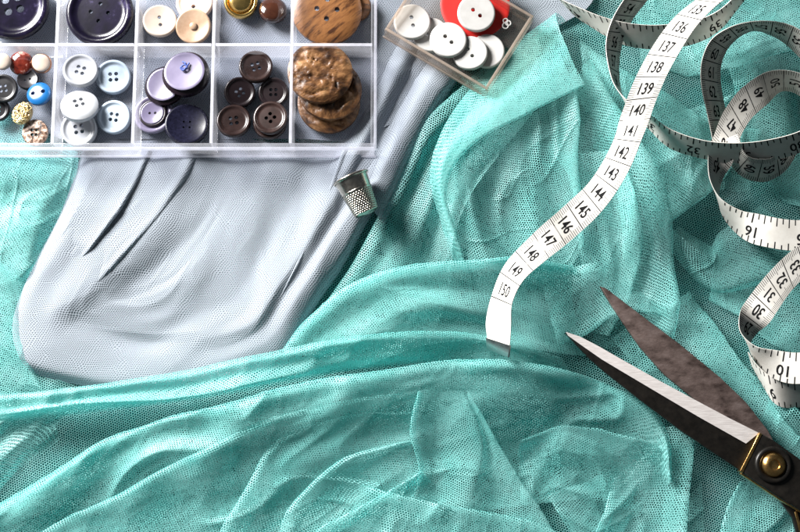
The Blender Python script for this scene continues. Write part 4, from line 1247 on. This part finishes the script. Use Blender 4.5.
# spiral with 50 to 45 inside, 16 outside
R5 = Ribbon([(835, 96, 30, 822, 118, -1), (815, 80, 30, 808, 102, -1), (796, 72, 30, 792, 92, -1), (778, 70, 30, 780, 92, -1), (755, 78, 30, 765, 106, -1), (736, 91, 30, 751, 122, -1), (721, 110, 29, 742, 141, -1), (712, 134, 28, 736, 160, -1),
             (708, 160, 27, 724, 176, -1), (710, 180, 27, 719, 194, -1), (720, 198, 27, 721, 212, -1), (742, 211, 27, 736, 233, -1), (767, 215, 28, 762, 247, -1), (800, 216, 29, 800, 255, -1), (838, 210, 30, 840, 248, -1)], tape)
s47 = R5.s_at(733, 126)
R5.cm_face(s47 - 0.0052, 47, 1, R5.side_facing(s47), 0, R5.s_at(714, 178), 0.0115)
s16 = R5.s_at(752, 225)
R5.inch_face(s16, 16, -1, R5.side_facing(s16), 1, R5.s_at(726, 205))

# low turn with 60
R6 = Ribbon([(722, 140, 23, 738, 134, 1), (730, 163, 20, 744, 152, 1), (740, 175, 18, 752, 158, 1), (754, 181, 17, 761, 159, 1), (768, 181, 17, 771, 158, 1), (785, 171, 18, 779, 150, 1), (797, 153, 20, 785, 138, 1)], tape)
s60 = R6.s_at(750, 168)
R6.cm_face(s60 - 0.0046, 60, 1, R6.side_facing(s60))

# lower spiral with 33 to 29 inside, 10 outside
R7 = Ribbon([(840, 232, 29, 850, 258, -1), (815, 238, 29, 826, 268, -1), (797, 244, 29, 808, 278, -1), (780, 256, 29, 795, 292, -1), (762, 277, 29, 783, 306, -1), (747, 299, 29, 772, 320, -1), (739, 319, 29, 757, 333, -1), (741, 333, 29, 750, 345, -1),
             (755, 346, 29, 753, 358, -1), (780, 351, 29, 775, 379, -1), (802, 350, 30, 801, 386, -1), (835, 340, 31, 838, 374, -1)], tape)
s31 = R7.s_at(768, 294)
R7.cm_face(s31 - 0.0046, 31, 1, R7.side_facing(s31), 0, R7.s_at(744, 330))
s10 = R7.s_at(783, 365)
R7.inch_face(s10, 10, -1, R7.side_facing(s10), 1, R7.s_at(752, 350))
# the turn below it
R8 = Ribbon([(748, 352, 20, 752, 366, -1), (756, 364, 20, 762, 384, -1), (772, 377, 20, 777, 405, -1), (800, 384, 21, 802, 407, -1), (836, 380, 22, 840, 402, -1)], tape)
s9 = R8.s_at(772, 388)
R8.inch_face(s9, 9, -1, R8.side_facing(s9), 1)


# ------------------------------------------------------------------ scissors
def prism(name, poly, z0, z1, mat, parent, bev=0.4, zf=None):
    """poly: photo pixels of the top outline; zf(px,py) optional top height"""
    bm = bmesh.new()
    tops = [P(x, y, zf(x, y) if zf else z1) for x, y in poly]
    tv = [bm.verts.new(p) for p in tops]
    bv = [bm.verts.new((p[0], p[1], z0 * .001 + (p[2] - z1 * .001 if zf else 0))) for p in tops]
    bm.faces.new(tv); bm.faces.new(bv[::-1])
    n = len(tv)
    for k in range(n):
        bm.faces.new((tv[k], bv[k], bv[(k + 1) % n], tv[(k + 1) % n]))
    bmesh.ops.recalc_face_normals(bm, faces=bm.faces)
    if bev:
        es = [e for e in bm.edges if all(abs(f.normal.z) > .8 for f in e.link_faces) is False and len(e.link_faces) == 2 and max(abs(f.normal.z) for f in e.link_faces) > .8]
        bmesh.ops.bevel(bm, geom=es, offset=bev * .001, segments=3, affect='EDGES', profile=0.5)
    return link(name, bm_mesh(name, bm), mat, parent, smooth=35)


sz = lambda a, b: (lambda x, y: SL + a + (b - a) * min(1, max(0, (x - 565) / 190)))
SL = 2.5
sci = empty('scissors', P(690, 410, 12))
tag(sci, 'old dressmaking scissors lying half open on the tulle, brass screw and black shanks', 'scissors')
prism('tarnished_blade', [(600, 286), (606, 288), (640, 314), (680, 344), (720, 377), (746, 402), (768, 430), (790, 470), (760, 462), (740, 436), (700, 404), (664, 374), (640, 347), (612, 306)],
      13 + SL, 16 + SL, M['rusty'], sci, .5, sz(17.5, 16))
blade = prism('blade', [(565, 332.5), (571, 334), (590, 342), (640, 371), (700, 403), (760, 434.5), (741, 471), (720, 457), (680, 430), (640, 400), (606, 373), (590, 359), (573, 341)],
              16.2 + SL, 19 + SL, M['black'], sci, .3, sz(20.5, 19))
# ground edge
up_e = [(566, 332), (580, 336.5), (600, 347), (620, 358.5), (660, 381), (700, 402.5), (730, 418.5), (759, 433)]
lo_e = [(568, 335.5), (584, 347), (602, 359.5), (622, 371.5), (660, 394), (698, 416.5), (722, 430), (746, 443.5)]
V = []; Fc = []
zz = sz(20.5, 19)
for (a, b) in zip(up_e, lo_e):
    z = zz(*a)
    pu, pl = P(*a, z + .15), P(*b, z + 0.75)
    V += [pu, pl, pl - np.array([0, 0, .0007]), pu - np.array([0, 0, .0012])]
n = len(up_e)
for k in range(n - 1):
    for i in range(4):
        Fc.append((4 * k + i, 4 * k + (i + 1) % 4, 4 * k + 4 + (i + 1) % 4, 4 * k + 4 + i))
Fc += [(0, 3, 2, 1), (4 * n - 4, 4 * n - 3, 4 * n - 2, 4 * n - 1)]
bm = bmesh.new(); me = pydata('ground_edge', V, Fc); bm.from_mesh(me); bpy.data.meshes.remove(me)
e_ = link('ground_edge', bm_mesh('ground_edge', bm), M['steel'], blade, smooth=30)
e_.matrix_parent_inverse = Matrix.Identity(4)
# pivot block and shanks
prism('pivot_block', [(761.5, 433.5), (775, 441), (800, 459), (840, 490), (880, 520), (862, 548), (820, 522), (780, 498), (742, 472.5)], 16.3 + SL, 22.0 + SL, M['black'], sci, .9)
prism('brass_edge', [(759.5, 432.5), (762.5, 434), (743, 473), (740, 471)], 16.5 + SL, 22.3 + SL, M['brass'], sci, .3)
prism('brass_edge', [(741.5, 472), (780, 497.5), (820, 521.5), (860, 547), (859, 549), (819, 523.5), (779, 499.6), (740.5, 474)], 16.6 + SL, 20.0 + SL, M['brass'], sci, .2)
prism('lower_shank', [(768, 452), (800, 480), (830, 530), (850, 590), (828, 600), (800, 545), (793, 518), (775, 494)], 12.6 + SL, 16.1 + SL, M['black'], sci, .7)
prism('brass_edge', [(794.5, 512), (797, 511), (801, 525), (806, 545), (803, 547), (798.5, 527)], 14 + SL, 17.0 + SL, M['brass'], sci, .2)


def lathe(name, px, py, prof, mat, parent, seg=48):
    prof = [(r, z + SL) for r, z in prof]
    c = P(px, py, prof[0][1])
    V = []; Fc = []
    for r, z in prof:
        for k in range(seg):
            a = 2 * math.pi * k / seg
            V.append((c[0] + r * .001 * math.cos(a), c[1] + r * .001 * math.sin(a), z * .001))
    for i in range(len(prof) - 1):
        for k in range(seg):
            Fc.append((i * seg + k, i * seg + (k + 1) % seg, (i + 1) * seg + (k + 1) % seg, (i + 1) * seg + k))
    bm = bmesh.new(); me = pydata(name, V, Fc); bm.from_mesh(me); bpy.data.meshes.remove(me)
    bmesh.ops.remove_doubles(bm, verts=bm.verts, dist=1e-6)
    return link(name, bm_mesh(name, bm), mat, parent, smooth=45)


w_ = lathe('washer', 773, 465, [(6.0, 22.02), (9.0, 22.02), (9.0, 22.7), (8.4, 23.4), (7.4, 23.6), (6.6, 23.1), (6.0, 22.6)], M['black'], sci)
lathe('screw', 773, 465, [(0.0, 21.9), (5.9, 22.1), (5.9, 23.0), (5.4, 24.0), (4.2, 24.9), (2.9, 25.4), (2.5, 25.3), (2.2, 24.6), (1.2, 24.5), (0.0, 24.6)], M['brass'], sci)
# finger bows beyond the picture edge
for (cx, cy, z) in ((900, 560, 19 + SL), (868, 640, 14.5 + SL)):
    bm = bmesh.new()
    a = np.linspace(0, 2 * math.pi, 49)
    c = P(cx, cy, z)
    tube(bm, np.stack([c[0] + .022 * np.cos(a), c[1] + .016 * np.sin(a), c[2] + 0 * a], 1), 0.004, 12)
    link('finger_bow', bm_mesh('finger_bow', bm), M['black'], sci, smooth=180)
